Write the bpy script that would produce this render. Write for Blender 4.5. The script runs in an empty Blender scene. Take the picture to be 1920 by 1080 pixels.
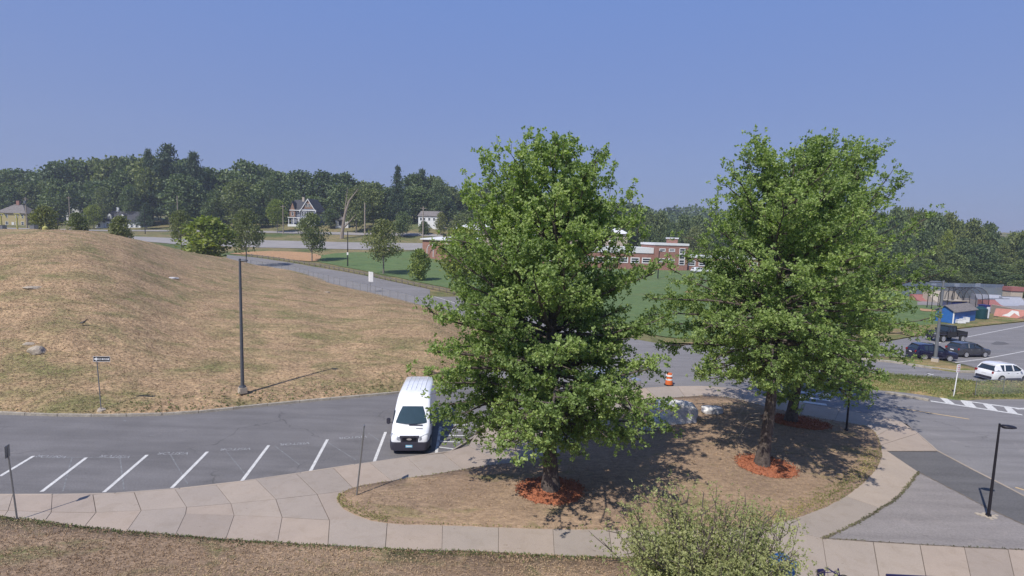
import bpy, bmesh, math, random
import numpy as np
from mathutils import Vector, Matrix
R_ = math.radians
rnd = random.Random(7)
rng = np.random.default_rng(7)
sc = bpy.context.scene
col = sc.collection

# ------------------------------------------------------------------ camera, sky, sun, exposure
PITCH, ROLL, EYE, FOC = R_(5.71), R_(1.7), 11.3, 1000.0
cF = Vector((0, math.cos(PITCH), -math.sin(PITCH)))
r0, u0 = Vector((1, 0, 0)), Vector((0, math.sin(PITCH), math.cos(PITCH)))
cR = math.cos(ROLL) * r0 + math.sin(ROLL) * u0
cU = math.cos(ROLL) * u0 - math.sin(ROLL) * r0
cam = bpy.data.objects.new('camera', bpy.data.cameras.new('camera'))
col.objects.link(cam); sc.camera = cam
M = Matrix((cR, cU, -cF)).transposed().to_4x4(); M.translation = (0, 0, EYE)
cam.matrix_world = M
cam.data.sensor_width = 36; cam.data.lens = 36 * FOC / 1920
cam.data.clip_end = 4000; cam.data.clip_start = .3

SUN_AZ, SUN_EL = 54.0, 51.0          # direction the shadows fall on the ground, height of the sun
world = bpy.data.worlds.new('World'); sc.world = world; world.use_nodes = True
wn = world.node_tree.nodes; wl = world.node_tree.links
sky = wn.new('ShaderNodeTexSky'); sky.sky_type = 'NISHITA'; sky.sun_disc = False
sky.sun_elevation = R_(SUN_EL); sky.sun_rotation = R_(270 - SUN_AZ + 0) if False else R_(90 - (SUN_AZ + 180))
sky.air_density = 1.25; sky.dust_density = .35; sky.ozone_density = 5.0; sky.altitude = 100
tc = wn.new('ShaderNodeTexCoord'); sep = wn.new('ShaderNodeSeparateXYZ'); wl.new(tc.outputs['Generated'], sep.inputs[0])
hz_ = wn.new('ShaderNodeValToRGB'); wl.new(sep.outputs['Z'], hz_.inputs[0])       # pale summer haze in the lower sky, thinning upwards
e_ = hz_.color_ramp.elements; e_[0].position = 0; e_[0].color = (1.5, 1.9, 4.1, 1); e_[1].position = 1; e_[1].color = (.85, 1.6, 4.2, 1)
m_ = e_.new(.14); m_.color = (1.75, 2.25, 4.55, 1); m_ = e_.new(.4); m_.color = (1.45, 2.35, 5.4, 1)
tint = wn.new('ShaderNodeMix'); tint.data_type = 'RGBA'; tint.inputs[0].default_value = .82
wl.new(sky.outputs[0], tint.inputs[6]); wl.new(hz_.outputs[0], tint.inputs[7]); wl.new(tint.outputs[2], wn['Background'].inputs[0])
wn['Background'].inputs[1].default_value = .085
sun = bpy.data.objects.new('sun', bpy.data.lights.new('sun', 'SUN')); col.objects.link(sun)
sun.data.energy = 3.5; sun.data.angle = R_(.6); sun.data.color = (1, .95, .87)
sd = Vector((math.cos(R_(SUN_AZ)) * math.cos(R_(SUN_EL)), math.sin(R_(SUN_AZ)) * math.cos(R_(SUN_EL)), -math.sin(R_(SUN_EL))))
sun.rotation_euler = sd.to_track_quat('-Z', 'Y').to_euler(); sun.location = (-30, -40, 60)
sc.view_settings.view_transform = 'Standard'; sc.view_settings.look = 'None'
sc.view_settings.gamma = 1; sc.view_settings.use_curve_mapping = False
sc.view_settings.exposure = .5
sc.render.engine = 'CYCLES'
sc.cycles.use_denoising = True; sc.cycles.max_bounces = 6; sc.cycles.transparent_max_bounces = 24
sc.cycles.volume_bounces = 0; sc.cycles.volume_step_rate = 4

# ------------------------------------------------------------------ places: a pixel of the photograph to a point of the site
def ray(u, v): return cF * FOC + cR * (u - 960) + cU * (540 - v)
def G(u, v, z=0.0):
    d = ray(u, v); t = (z - EYE) / d.z
    return Vector((0, 0, EYE)) + d * t
def W(u, v, y):
    d = ray(u, v); t = y / d.y
    return Vector((0, 0, EYE)) + d * t
def ss(x, a, b):
    t = min(1, max(0, (x - a) / (b - a))); return t * t * (3 - 2 * t)
def T(x, y):
    """height of the ground outside the mound"""
    if y < 90: return 0.0
    u = 960 + 1000 * x / y
    hz = 9.2 + (min(max(u, 200), 820) - 200) * .0088
    L = float(np.interp(y, (90, 115, 140, 160, 178, 194, 208, 232, 300, 500, 1500), (0, .5, 1.5, 2.9, 5.0, 6.6, 7.4 + (hz - 9.2) * .35, hz, hz + 5, hz + 12, hz + 12)))
    Rr = float(np.interp(y, (90, 110, 160, 250, 400, 600, 800, 1500), (0, 0, 1.6, 3, 8, 30, 36, 36)))
    w = ss(u, 780, 1010)
    return L * (1 - w) + Rr * w
def TG(u, y):
    """point on the ground in direction u at distance y"""
    x = (u - 960) / 1000 * y
    for _ in range(3):
        z = T(x, y)
        # find x so that the point projects onto column u
        a = ray(u, 400); b = ray(u, 700)
        p = Vector((x, y, z - EYE)); k = FOC / p.dot(cF)
        uu = 960 + p.dot(cR) * k
        x += (u - uu) / 1000 * y
    return Vector((x, y, T(x, y)))
def hit(u, v):
    """first ground point seen at pixel u, v (ground beyond the mound)"""
    d = ray(u, v); y = 20.0
    while y < 1200:
        p = Vector((0, 0, EYE)) + d * (y / d.y)
        if p.z <= T(p.x, y):
            lo, hi = y - .5, y
            for _ in range(12):
                y = (lo + hi) / 2; p = Vector((0, 0, EYE)) + d * (y / d.y)
                if p.z <= T(p.x, y): hi = y
                else: lo = y
            return Vector((p.x, y, T(p.x, y)))
        y += .5
    return Vector((p.x, y, T(p.x, y)))

# ------------------------------------------------------------------ materials
def newmat(name):
    m = bpy.data.materials.new(name); m.use_nodes = True
    return m, m.node_tree.nodes, m.node_tree.links, m.node_tree.nodes['Principled BSDF']
def setp(b, rough=.8, metal=0, spec=.4):
    b.inputs['Roughness'].default_value = rough; b.inputs['Metallic'].default_value = metal
    b.inputs['Specular IOR Level'].default_value = spec
def coords(n, l, local):
    if local: return n.new('ShaderNodeTexCoord').outputs['Object']
    return n.new('ShaderNodeNewGeometry').outputs['Position']
def noise(n, l, vec, scale, detail=4, rough=.6, dist=0):
    t = n.new('ShaderNodeTexNoise'); t.inputs['Scale'].default_value = scale; t.inputs['Detail'].default_value = detail
    t.inputs['Roughness'].default_value = rough; t.inputs['Distortion'].default_value = dist
    l.new(vec, t.inputs['Vector']); return t.outputs['Fac']
def ramp(n, l, fac, stops):
    r = n.new('ShaderNodeValToRGB'); e = r.color_ramp.elements
    while len(e) < len(stops): e.new(.5)
    for i, (p, c) in enumerate(stops):
        e[i].position = p; e[i].color = (*c, 1) if len(c) == 3 else c
    l.new(fac, r.inputs[0]); return r.outputs[0]
def mixc(n, l, fac, a, b, mode='MIX'):
    x = n.new('ShaderNodeMix'); x.data_type = 'RGBA'; x.blend_type = mode
    for s, v in ((0, fac), (6, a), (7, b)):
        if isinstance(v, (int, float)): x.inputs[s].default_value = v
        elif isinstance(v, tuple): x.inputs[s].default_value = (*v, 1)
        else: l.new(v, x.inputs[s])
    return x.outputs[2]
def bump(n, l, b, h, strength, dist):
    k = n.new('ShaderNodeBump'); k.inputs['Strength'].default_value = strength; k.inputs['Distance'].default_value = dist
    l.new(h, k.inputs['Height']); l.new(k.outputs[0], b.inputs['Normal'])
def gmat(name, c1, c2=None, scale=3, rough=.8, metal=0, bmp=0, bscale=20, local=True, spec=.4, c3=None, fine=0):
    m, n, l, b = newmat(name); setp(b, rough, metal, spec)
    v = coords(n, l, local)
    if c2 is None: c2 = tuple(x * .86 for x in c1)
    st = [(.35, c1), (.65, c2)] + ([(.8, c3)] if c3 else [])
    c = ramp(n, l, noise(n, l, v, scale), st)
    if fine:
        f = ramp(n, l, noise(n, l, v, fine, 2), [(.3, ((.72,) * 3 if fine > 1 else (.93,) * 3)), (.7, ((1.2,) * 3 if fine > 1 else (1.05,) * 3))])
        c = mixc(n, l, 1.0, c, f, 'MULTIPLY')
    l.new(c, b.inputs['Base Color'])
    if bmp: bump(n, l, b, noise(n, l, v, bscale), bmp, .02)
    return m

def asphalt(name, base, blotch=.15, crack=True):
    m, n, l, b = newmat(name); setp(b, .9, 0, .25)
    v = coords(n, l, False)
    d = tuple(x * (1 - blotch) for x in base); h = tuple(min(1, x * (1 + blotch)) for x in base)
    c = ramp(n, l, noise(n, l, v, .22, 6, .65), [(.3, d), (.5, base), (.72, h)])
    f = ramp(n, l, noise(n, l, v, 14, 3, .7), [(.3, (.82,) * 3), (.7, (1.16,) * 3)])
    c = mixc(n, l, 1.0, c, f, 'MULTIPLY')
    # streaks where wheels run
    mp = n.new('ShaderNodeMapping'); mp.inputs['Scale'].default_value = (.12, 1.1, 1); l.new(v, mp.inputs[0])
    s = ramp(n, l, noise(n, l, mp.outputs[0], 1.2, 3), [(.35, (.88,) * 3), (.65, (1.08,) * 3)])
    c = mixc(n, l, 1.0, c, s, 'MULTIPLY')
    sp = ramp(n, l, noise(n, l, v, 1.5, 4, .6), [(.24, (.62,) * 3), (.32, (1,) * 3)]); c = mixc(n, l, 1.0, c, sp, 'MULTIPLY')
    gp = ramp(n, l, noise(n, l, v, .55, 5, .7, 1.0), [(.60, (1,) * 3), (.70, (1.16, 1.14, 1.12))]); c = mixc(n, l, 1.0, c, gp, 'MULTIPLY')
    if crack:
        vo = n.new('ShaderNodeTexVoronoi'); vo.feature = 'DISTANCE_TO_EDGE'; vo.inputs['Scale'].default_value = .16
        nz = n.new('ShaderNodeTexNoise'); nz.inputs['Scale'].default_value = .7; nz.inputs['Detail'].default_value = 5; l.new(v, nz.inputs['Vector'])
        va = n.new('ShaderNodeVectorMath'); va.operation = 'MULTIPLY_ADD'; l.new(nz.outputs['Color'], va.inputs[0]); va.inputs[1].default_value = (2.4, 2.4, 0); l.new(v, va.inputs[2])
        l.new(va.outputs[0], vo.inputs['Vector'])
        k = ramp(n, l, vo.outputs['Distance'], [(.0, (.66,) * 3), (.003, (.76,) * 3), (.008, (1,) * 3)])
        gate = ramp(n, l, noise(n, l, v, .12, 2), [(.5, (0,) * 3), (.58, (1,) * 3)])
        c = mixc(n, l, gate, c, mixc(n, l, 1.0, c, k, 'MULTIPLY'))
    l.new(c, b.inputs['Base Color'])
    bump(n, l, b, noise(n, l, v, 30, 3, .7), .5, .01)
    return m

def concretemat(name, c1, c2):
    m, n, l, b = newmat(name); setp(b, .9, 0, .25); v = coords(n, l, False)
    c = ramp(n, l, noise(n, l, v, .5, 4), [(.35, c1), (.65, c2)])
    oi = n.new('ShaderNodeObjectInfo'); c = mixc(n, l, 1.0, c, ramp(n, l, oi.outputs['Random'], [(0, (.88, .89, .90)), (.5, (.98, .98, .98)), (1, (1.07, 1.05, 1.02))]), 'MULTIPLY')
    c = mixc(n, l, 1.0, c, ramp(n, l, noise(n, l, v, 1.7, 6, .7, .5), [(.36, (.93, .92, .90)), (.5, (1, 1, 1))]), 'MULTIPLY')
    c = mixc(n, l, 1.0, c, ramp(n, l, noise(n, l, v, 5.5, 3, .5), [(.26, (.80, .78, .76)), (.30, (1, 1, 1))]), 'MULTIPLY')
    c = mixc(n, l, 1.0, c, ramp(n, l, noise(n, l, v, 34, 2), [(.3, (.92,) * 3), (.7, (1.06,) * 3)]), 'MULTIPLY')
    l.new(c, b.inputs['Base Color']); bump(n, l, b, noise(n, l, v, 50, 3), .2, .01); return m

def grassmat(name, dry, dry2, green, amount, pscale=.12, fine=5.0, bscale=3.2, bstr=.9, dark=.55, stretch=2.2):
    """dry grass with greener patches and clumpy relief"""
    m, n, l, b = newmat(name); setp(b, .95, 0, .1)
    v = coords(n, l, False)
    mp = n.new('ShaderNodeMapping'); mp.inputs['Scale'].default_value = (1, stretch, 1); l.new(v, mp.inputs[0])
    v2 = mp.outputs[0]
    c = ramp(n, l, noise(n, l, v, .35, 5, .65, .4), [(.32, dry2), (.66, dry)])
    g = ramp(n, l, noise(n, l, v2, pscale, 7, .68, .6), [(.63 - amount, (0, 0, 0)), (.80 - amount * .8, (1, 1, 1))])
    c = mixc(n, l, g, c, green)
    f1 = noise(n, l, v2, fine, 4, .7)
    f = ramp(n, l, f1, [(.34, (dark,) * 3), (.5, (.95,) * 3), (.68, (1.32, 1.28, 1.2))])
    c = mixc(n, l, 1.0, c, f, 'MULTIPLY')
    f2 = ramp(n, l, noise(n, l, v2, fine * .27, 4, .7), [(.3, (.72,) * 3), (.68, (1.2,) * 3)])
    c = mixc(n, l, 1.0, c, f2, 'MULTIPLY')
    l.new(c, b.inputs['Base Color'])
    bump(n, l, b, noise(n, l, v2, bscale, 5, .72), bstr, .12)
    return m

def leafmat(name, c_dark, c_light, trans=.35, c_alt=None):
    m, n, l, b = newmat(name); setp(b, .55, 0, .35)
    a = n.new('ShaderNodeAttribute'); a.attribute_name = 'tone'
    st = [(0, c_dark), (.75, c_light)] + ([(1, c_alt)] if c_alt else [])
    c = ramp(n, l, a.outputs['Fac'], st)
    oi = n.new('ShaderNodeObjectInfo')
    k = ramp(n, l, oi.outputs['Random'], [(0, (.78, .82, .9)), (.5, (1, 1, 1)), (1, (1.22, 1.08, .9))])
    if trans != .36:
        c = mixc(n, l, 1.0, c, k, 'MULTIPLY')
    l.new(c, b.inputs['Base Color'])
    if trans > 0:
        t = n.new('ShaderNodeBsdfTranslucent'); l.new(mixc(n, l, 1.0, c, (1.5, 1.7, .5), 'MULTIPLY'), t.inputs[0])
        x = n.new('ShaderNodeMixShader'); x.inputs[0].default_value = trans
        l.new(b.outputs[0], x.inputs[1]); l.new(t.outputs[0], x.inputs[2])
        l.new(x.outputs[0], n['Material Output'].inputs['Surface'])
    return m
def plain(name, c, rough=.6, metal=0, spec=.5, coat=0):
    m, n, l, b = newmat(name); setp(b, rough, metal, spec)
    v = coords(n, l, True)
    l.new(ramp(n, l, noise(n, l, v, 2.5, 4), [(.3, tuple(x * .9 for x in c)), (.7, tuple(min(1, x * 1.06) for x in c))]), b.inputs['Base Color'])
    if coat: b.inputs['Coat Weight'].default_value = coat; b.inputs['Coat Roughness'].default_value = .06
    return m

MT = {}
MT['loop'] = asphalt('asphalt_loop', (.160, .152, .153))
MT['main'] = asphalt('asphalt_main', (.205, .195, .196), .08)
MT['dark'] = asphalt('asphalt_dark', (.125, .121, .124), .06, False)
MT['pale'] = asphalt('asphalt_pale', (.245, .222, .215), .06, False)
MT['farroad'] = gmat('far_road', (.30, .28, .27), (.25, .235, .23), .2, .9, local=False)
MT['concrete'] = concretemat('concrete', (.385, .315, .262), (.35, .288, .242))
MT['concrete2'] = concretemat('concrete_grey', (.375, .315, .268), (.345, .292, .25))
MT['granite'] = gmat('granite', (.40, .36, .30), (.28, .25, .21), 3, .85, bmp=.5, bscale=12, local=False, fine=25)
MT['dirt'] = gmat('joint_dirt', (.13, .105, .085), (.17, .14, .11), 6, .95, local=False)
MT['hill'] = grassmat('hill_grass', (.47, .328, .20), (.36, .252, .158), (.21, .195, .09), .18, .22, 4.2, 3.0, 1.0, .42, 1.9)
MT['lawn'] = grassmat('lawn_grass', (.38, .275, .19), (.29, .205, .145), (.17, .18, .075), .10, .35, 9, 6, .8)
MT['island'] = grassmat('island_grass', (.345, .245, .165), (.275, .195, .138), (.18, .17, .07), .08, .3, 9, 7, .5, .78)
MT['verge'] = grassmat('verge_grass', (.33, .24, .13), (.26, .19, .10), (.12, .155, .05), .22, .3, 5, 4, .6, .7)
MT['ground'] = grassmat('ground_grass', (.26, .20, .11), (.18, .165, .08), (.085, .12, .045), .20, .05, 2.2, 1.5, .3, .75, 1.5)
MT['field'] = grassmat('field_turf', (.125, .175, .072), (.10, .155, .065), (.15, .16, .07), .10, .04, 1.2, 1.5, .15, .88, 5.0)
MT['clay'] = gmat('infield_clay', (.42, .25, .13), (.37, .22, .12), .5, .95, local=False, fine=3)
MT['mulch'] = gmat('red_mulch', (.43, .155, .075), (.27, .095, .05), 8, .95, bmp=1, bscale=25, local=False, fine=28)
MT['bark'] = gmat('oak_bark', (.13, .105, .09), (.065, .052, .046), 7, .95, bmp=1, bscale=14, fine=22)
MT['bark_grey'] = gmat('grey_bark', (.24, .215, .19), (.15, .13, .12), 6, .95, bmp=.8, bscale=14)
MT['leaf_oak'] = leafmat('pin_oak_leaves', (.108, .168, .052), (.305, .395, .135), .36, (.40, .46, .17))
MT['leaf_bush'] = leafmat('bush_leaves', (.23, .25, .105), (.44, .44, .19), .35, (.50, .47, .22))
MT['leaf_wood'] = leafmat('wood_leaves', (.034, .062, .024), (.165, .215, .085), .22)
MT['leaf_young'] = leafmat('young_tree_leaves', (.10, .125, .05), (.20, .23, .095), .3)
MT['leaf_bright'] = leafmat('bright_leaves', (.09, .13, .03), (.22, .28, .06), .3, (.30, .33, .09))
MT['needle'] = leafmat('pine_needles', (.028, .052, .028), (.085, .125, .06), .15)
MT['dead'] = gmat('dead_wood', (.30, .25, .20), (.22, .18, .15), 5, .95)
MT['tuft_dry'] = leafmat('dry_tufts', (.34, .235, .145), (.57, .41, .255), 0, (.24, .23, .10))
MT['tuft_dull'] = leafmat('dull_tufts', (.27, .195, .13), (.42, .31, .21), 0, (.20, .20, .09))
MT['tuft_weed'] = leafmat('weed_tufts', (.07, .075, .035), (.16, .16, .07), 0, (.22, .19, .1))
MT['tuft_green'] = leafmat('green_tufts', (.10, .13, .04), (.20, .23, .075), 0, (.36, .31, .15))
MT['white_line'] = gmat('road_paint_white', (.66, .65, .62), (.52, .51, .50), 4, .8, local=False, fine=16)
MT['old_line'] = gmat('worn_paint', (.23, .23, .235), (.15, .15, .155), 5, .9, local=False, fine=14)
MT['yellow_line'] = gmat('road_paint_yellow', (.62, .44, .22), (.5, .36, .2), 4, .8, local=False, fine=16)
MT['black_metal'] = plain('black_metal', (.018, .016, .022), .45, .3)
MT['bronze_metal'] = plain('dark_bronze_metal', (.11, .115, .13), .5, .3)
MT['galv'] = plain('galvanised_steel', (.30, .31, .32), .4, .7)
MT['paint_white'] = plain('van_white_paint', (.80, .81, .85), .28, 0, .5, .6)
MT['plastic_dark'] = plain('dark_plastic', (.035, .033, .05), .55)
MT['tyre'] = plain('tyre_rubber', (.02, .02, .02), .85)
MT['rim'] = plain('alloy_rim', (.62, .62, .64), .35, .5)
MT['glass'] = plain('car_glass', (.02, .03, .04), .06, 0, .8)
MT['windscreen'] = plain('windscreen_glass', (.035, .06, .075), .1, 0, .7)
MT['lamp_clear'] = plain('headlamp_lens', (.35, .37, .42), .12, .2, .8)
MT['lamp_red'] = plain('tail_lamp', (.28, .02, .02), .2)
MT['car_navy'] = plain('navy_paint', (.012, .012, .045), .16, .3, .6, .9)
MT['car_grey'] = plain('grey_paint', (.075, .078, .09), .25, .5, .6, .8)
MT['car_black'] = plain('black_paint', (.012, .012, .014), .3, .1, .6, .7)
MT['car_silver'] = plain('silver_paint', (.55, .56, .58), .3, .6, .6, .6)
MT['chrome'] = plain('chrome', (.7, .7, .72), .12, .9)
MT['plate'] = plain('plate_blue', (.22, .50, .68), .5)
MT['sign_white'] = plain('sign_white', (.78, .78, .78), .5)
MT['sign_black'] = plain('sign_black', (.015, .015, .02), .5)
MT['sign_red'] = plain('sign_red', (.5, .05, .06), .5)
MT['shed_blue'] = plain('shed_blue', (.02, .12, .38), .6)
MT['shingle_grey'] = gmat('shingle_roof', (.22, .20, .19), (.15, .135, .13), 3, .9, fine=8)
MT['roof_dark'] = gmat('dark_roof', (.065, .067, .08), (.045, .046, .055), 2, .85, fine=6)
MT['brick'] = gmat('red_brick', (.34, .18, .14), (.28, .145, .115), 1.2, .9, fine=6)
MT['yellow_wall'] = plain('yellow_clapboard', (.42, .35, .17), .8)
MT['white_wall'] = plain('white_clapboard', (.68, .69, .70), .8)
MT['blue_wall'] = plain('blue_clapboard', (.15, .17, .24), .8)
MT['brown_shingle'] = plain('brown_shingle', (.26, .16, .11), .9)
MT['tan_wall'] = plain('tan_concrete', (.42, .36, .29), .9)
MT['pink_paint'] = plain('pink_paint', (.60, .27, .23), .8)
MT['teal_paint'] = plain('teal_paint', (.12, .35, .36), .8)
MT['pool_grey'] = plain('grey_ramp', (.32, .33, .38), .7)
MT['red_ramp'] = plain('red_ramp', (.30, .12, .11), .8)
MT['tarp_blue'] = plain('blue_tarp', (.02, .03, .16), .7)
MT['green_dark'] = plain('dark_green_tank', (.01, .05, .06), .4)
MT['wood_pole'] = gmat('pole_wood', (.34, .29, .235), (.25, .21, .17), 3, .95)
MT['wood_rail'] = gmat('rail_wood', (.22, .19, .15), (.13, .11, .09), 3, .95)
MT['rock'] = gmat('pale_boulder', (.68, .66, .64), (.46, .45, .46), 1.6, .9, bmp=1, bscale=5, c3=(.26, .26, .28), fine=12)
MT['rock_tan'] = gmat('tan_boulder', (.42, .36, .28), (.30, .25, .2), 2, .9, bmp=1, bscale=5, fine=12)
MT['orange'] = plain('safety_orange', (.65, .14, .03), .6)
MT['yellow'] = plain('bright_yellow', (.42, .40, .12), .6)
MT['skin'] = plain('skin', (.42, .26, .19), .6)
MT['bin_blue'] = plain('recycling_blue', (.02, .11, .30), .5)
MT['purple_paint'] = plain('dark_violet_enamel', (.03, .025, .09), .35, .2)
def mesh_screen(name, c, alpha, scale=9.0):
    m, n, l, b = newmat(name); setp(b, .6, .3)
    b.inputs['Base Color'].default_value = (*c, 1)
    t = n.new('ShaderNodeBsdfTransparent'); x = n.new('ShaderNodeMixShader')
    v = coords(n, l, True); f = ramp(n, l, noise(n, l, v, .5, 3), [(.3, (max(0, alpha - .08),) * 3), (.7, (min(1, alpha + .08),) * 3)])
    l.new(f, x.inputs[0]); l.new(t.outputs[0], x.inputs[1]); l.new(b.outputs[0], x.inputs[2])
    l.new(x.outputs[0], n['Material Output'].inputs['Surface']); return m
MT['chain'] = mesh_screen('chain_link_mesh', (.42, .43, .44), .16)
MT['windscreen_cloth'] = mesh_screen('court_screen', (.17, .21, .28), .80)

# ------------------------------------------------------------------ object helpers
def tag(o, label=None, cat=None, group=None, kind=None):
    if label: o['label'] = label
    if cat: o['category'] = cat
    if group: o['group'] = group
    if kind: o['kind'] = kind
    return o
def empty(name, loc=(0, 0, 0), rz=0, **k):
    o = bpy.data.objects.new(name, None); col.objects.link(o); o.location = loc; o.rotation_euler = (0, 0, rz); o.empty_display_size = .2
    return tag(o, **k)
def link(name, me, mat=None, parent=None, smooth=False):
    if mat is not None and not me.materials:
        for mm in (mat if isinstance(mat, (list, tuple)) else [mat]): me.materials.append(MT[mm] if isinstance(mm, str) else mm)
    if smooth: me.shade_smooth()
    o = bpy.data.objects.new(name, me); col.objects.link(o)
    if parent: o.parent = parent
    return o
def copy_tree(o, loc=None, rz=None, parent=None, **k):
    c = o.copy(); col.objects.link(c)
    if parent: c.parent = parent
    if loc is not None: c.location = loc
    if rz is not None: c.rotation_euler.z = rz
    tag(c, **k)
    for ch in o.children: copy_tree(ch, parent=c)
    return c
def npmesh(name, V, Fc, tone=None):
    """V (n,3); Fc (m,3) or (m,4)"""
    V = np.asarray(V, np.float32); Fc = np.asarray(Fc, np.int32); k = Fc.shape[1]
    me = bpy.data.meshes.new(name)
    me.vertices.add(len(V)); me.vertices.foreach_set('co', V.ravel())
    me.loops.add(Fc.size); me.loops.foreach_set('vertex_index', Fc.ravel())
    me.polygons.add(len(Fc)); me.polygons.foreach_set('loop_start', np.arange(0, Fc.size, k, dtype=np.int32))
    me.polygons.foreach_set('loop_total', np.full(len(Fc), k, np.int32))
    if tone is not None:
        a = me.attributes.new('tone', 'FLOAT', 'POINT'); a.data.foreach_set('value', np.asarray(tone, np.float32))
    me.update(calc_edges=True); me.validate(); return me
class MB:
    """collects solids into one mesh"""
    def __init__(s): s.v = []; s.f = []
    def add(s, vs, fs):
        k = len(s.v); s.v += [tuple(v) for v in vs]; s.f += [tuple(i + k for i in f) for f in fs]; return s
    def box(s, a, b, mtx=None):
        x0, y0, z0 = a; x1, y1, z1 = b
        vs = [Vector(p) for p in ((x0, y0, z0), (x1, y0, z0), (x1, y1, z0), (x0, y1, z0), (x0, y0, z1), (x1, y0, z1), (x1, y1, z1), (x0, y1, z1))]
        if mtx: vs = [mtx @ v for v in vs]
        return s.add(vs, [(0, 3, 2, 1), (4, 5, 6, 7), (0, 1, 5, 4), (1, 2, 6, 5), (2, 3, 7, 6), (3, 0, 4, 7)])
    def tube(s, pts, rad, n=8, cap=True):
        pts = [Vector(p) for p in pts]
        if not isinstance(rad, (list, tuple)): rad = [rad] * len(pts)
        k = len(s.v); up = None
        for i, p in enumerate(pts):
            d = (pts[min(i + 1, len(pts) - 1)] - pts[max(i - 1, 0)]).normalized()
            a = d.cross(Vector((0, 0, 1)) if abs(d.z) < .95 else Vector((1, 0, 0))).normalized()
            if up is not None and a.dot(up) < 0: a = -a
            up = a; b = d.cross(a)
            for j in range(n):
                t = 2 * math.pi * j / n; s.v.append(tuple(p + (a * math.cos(t) + b * math.sin(t)) * rad[i]))
        for i in range(len(pts) - 1):
            for j in range(n):
                s.f.append((k + i * n + j, k + i * n + (j + 1) % n, k + (i + 1) * n + (j + 1) % n, k + (i + 1) * n + j))
        if cap:
            s.f.append(tuple(k + j for j in range(n - 1, -1, -1))); e = k + (len(pts) - 1) * n
            s.f.append(tuple(e + j for j in range(n)))
        return s
    def prism(s, poly, z0, z1):
        n = len(poly); vs = [(p[0], p[1], z0) for p in poly] + [(p[0], p[1], z1) for p in poly]
        return s.add(vs, [tuple(range(n - 1, -1, -1)), tuple(range(n, 2 * n))] + [(i, (i + 1) % n, n + (i + 1) % n, n + i) for i in range(n)])
    def loft(s, rings, cap=True):
        n = len(rings[0]); k = len(s.v)
        for r in rings: s.v += [tuple(p) for p in r]
        for i in range(len(rings) - 1):
            for j in range(n):
                s.f.append((k + i * n + j, k + i * n + (j + 1) % n, k + (i + 1) * n + (j + 1) % n, k + (i + 1) * n + j))
        if cap:
            s.f.append(tuple(k + j for j in range(n - 1, -1, -1))); e = k + (len(rings) - 1) * n; s.f.append(tuple(e + j for j in range(n)))
        return s
    def build(s, name, mat, parent=None, smooth=False, bevel=0, seg=2):
        me = bpy.data.meshes.new(name); me.from_pydata(s.v, [], s.f)
        bm = bmesh.new(); bm.from_mesh(me); bmesh.ops.recalc_face_normals(bm, faces=bm.faces)
        if bevel: bmesh.ops.bevel(bm, geom=[e for e in bm.edges if e.calc_face_angle(0) > .5], offset=bevel, segments=seg, affect='EDGES', clamp_overlap=True)
        bm.to_mesh(me); bm.free()
        o = link(name, me, mat, parent)
        if smooth:
            me.shade_smooth()
            try: me.set_sharp_from_angle(angle=R_(38))
            except Exception: pass
        return o
def sheet(name, poly, off, mat, drape=False, cell=4.0, **k):
    """flat or draped polygon, xy points counter-clockwise or not"""
    bm = bmesh.new(); vs = [bm.verts.new((p[0], p[1], 0)) for p in poly]; f = bm.faces.new(vs)
    bm.normal_update()
    if f.normal.z < 0: f.normal_flip()
    if drape:
        xs = [p[0] for p in poly]; ys = [p[1] for p in poly]
        for ax, lo, hi in ((0, min(xs), max(xs)), (1, min(ys), max(ys))):
            q = math.ceil(lo / cell) * cell
            while q < hi:
                co = [0, 0, 0]; no = [0, 0, 0]; co[ax] = q; no[ax] = 1
                bmesh.ops.bisect_plane(bm, geom=bm.verts[:] + bm.edges[:] + bm.faces[:], plane_co=co, plane_no=no, dist=1e-5); q += cell
        for v in bm.verts: v.co.z = T(v.co.x, v.co.y) + off
    else:
        for v in bm.verts: v.co.z = off
    bmesh.ops.triangulate(bm, faces=bm.faces[:])
    me = bpy.data.meshes.new(name); bm.to_mesh(me); bm.free()
    return tag(link(name, me, mat), kind='structure', **k)
def ribbon(pts, w, off, z=None):
    """strip along xy points draped at off above the ground; returns MB"""
    mb = MB(); P = [Vector((p[0], p[1], 0)) for p in pts]; vs = []
    for i, p in enumerate(P):
        d = (P[min(i + 1, len(P) - 1)] - P[max(i - 1, 0)]).normalized(); nrm = Vector((-d.y, d.x, 0)) * (w / 2)
        for q in (p + nrm, p - nrm): vs.append((q.x, q.y, (T(q.x, q.y) if z is None else z) + off))
    mb.add(vs, [(2 * i, 2 * i + 1, 2 * i + 3, 2 * i + 2) for i in range(len(P) - 1)]); return mb
def resample(pts, step):
    out = [Vector(pts[0][:2]).to_3d()]; P = [Vector((p[0], p[1], 0)) for p in pts]; acc = 0; out = [P[0]]
    for a, b in zip(P, P[1:]):
        L = (b - a).length; t = step - acc
        while t < L: out.append(a.lerp(b, t / L)); t += step
        acc = (acc + L) % step if L else acc
        acc = L - (t - step)
    out.append(P[-1]); return out
def smooth_line(pts, k=2):
    P = [Vector((p[0], p[1], 0)) for p in pts]
    for _ in range(k):
        Q = [P[0]]
        for a, b in zip(P, P[1:]): Q += [a * .75 + b * .25, a * .25 + b * .75]
        Q.append(P[-1]); P = Q
    return P
def text_mesh(o, name):
    dg = bpy.context.evaluated_depsgraph_get(); me = bpy.data.meshes.new_from_object(o.evaluated_get(dg)); me.name = name
    q = bpy.data.objects.new(name, me); col.objects.link(q); q.parent = o.parent; q.location = o.location; q.rotation_euler = o.rotation_euler
    bpy.data.objects.remove(o); return q
def gpts(px, z=0.0): return [G(u, v, z) for u, v in px]
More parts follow.
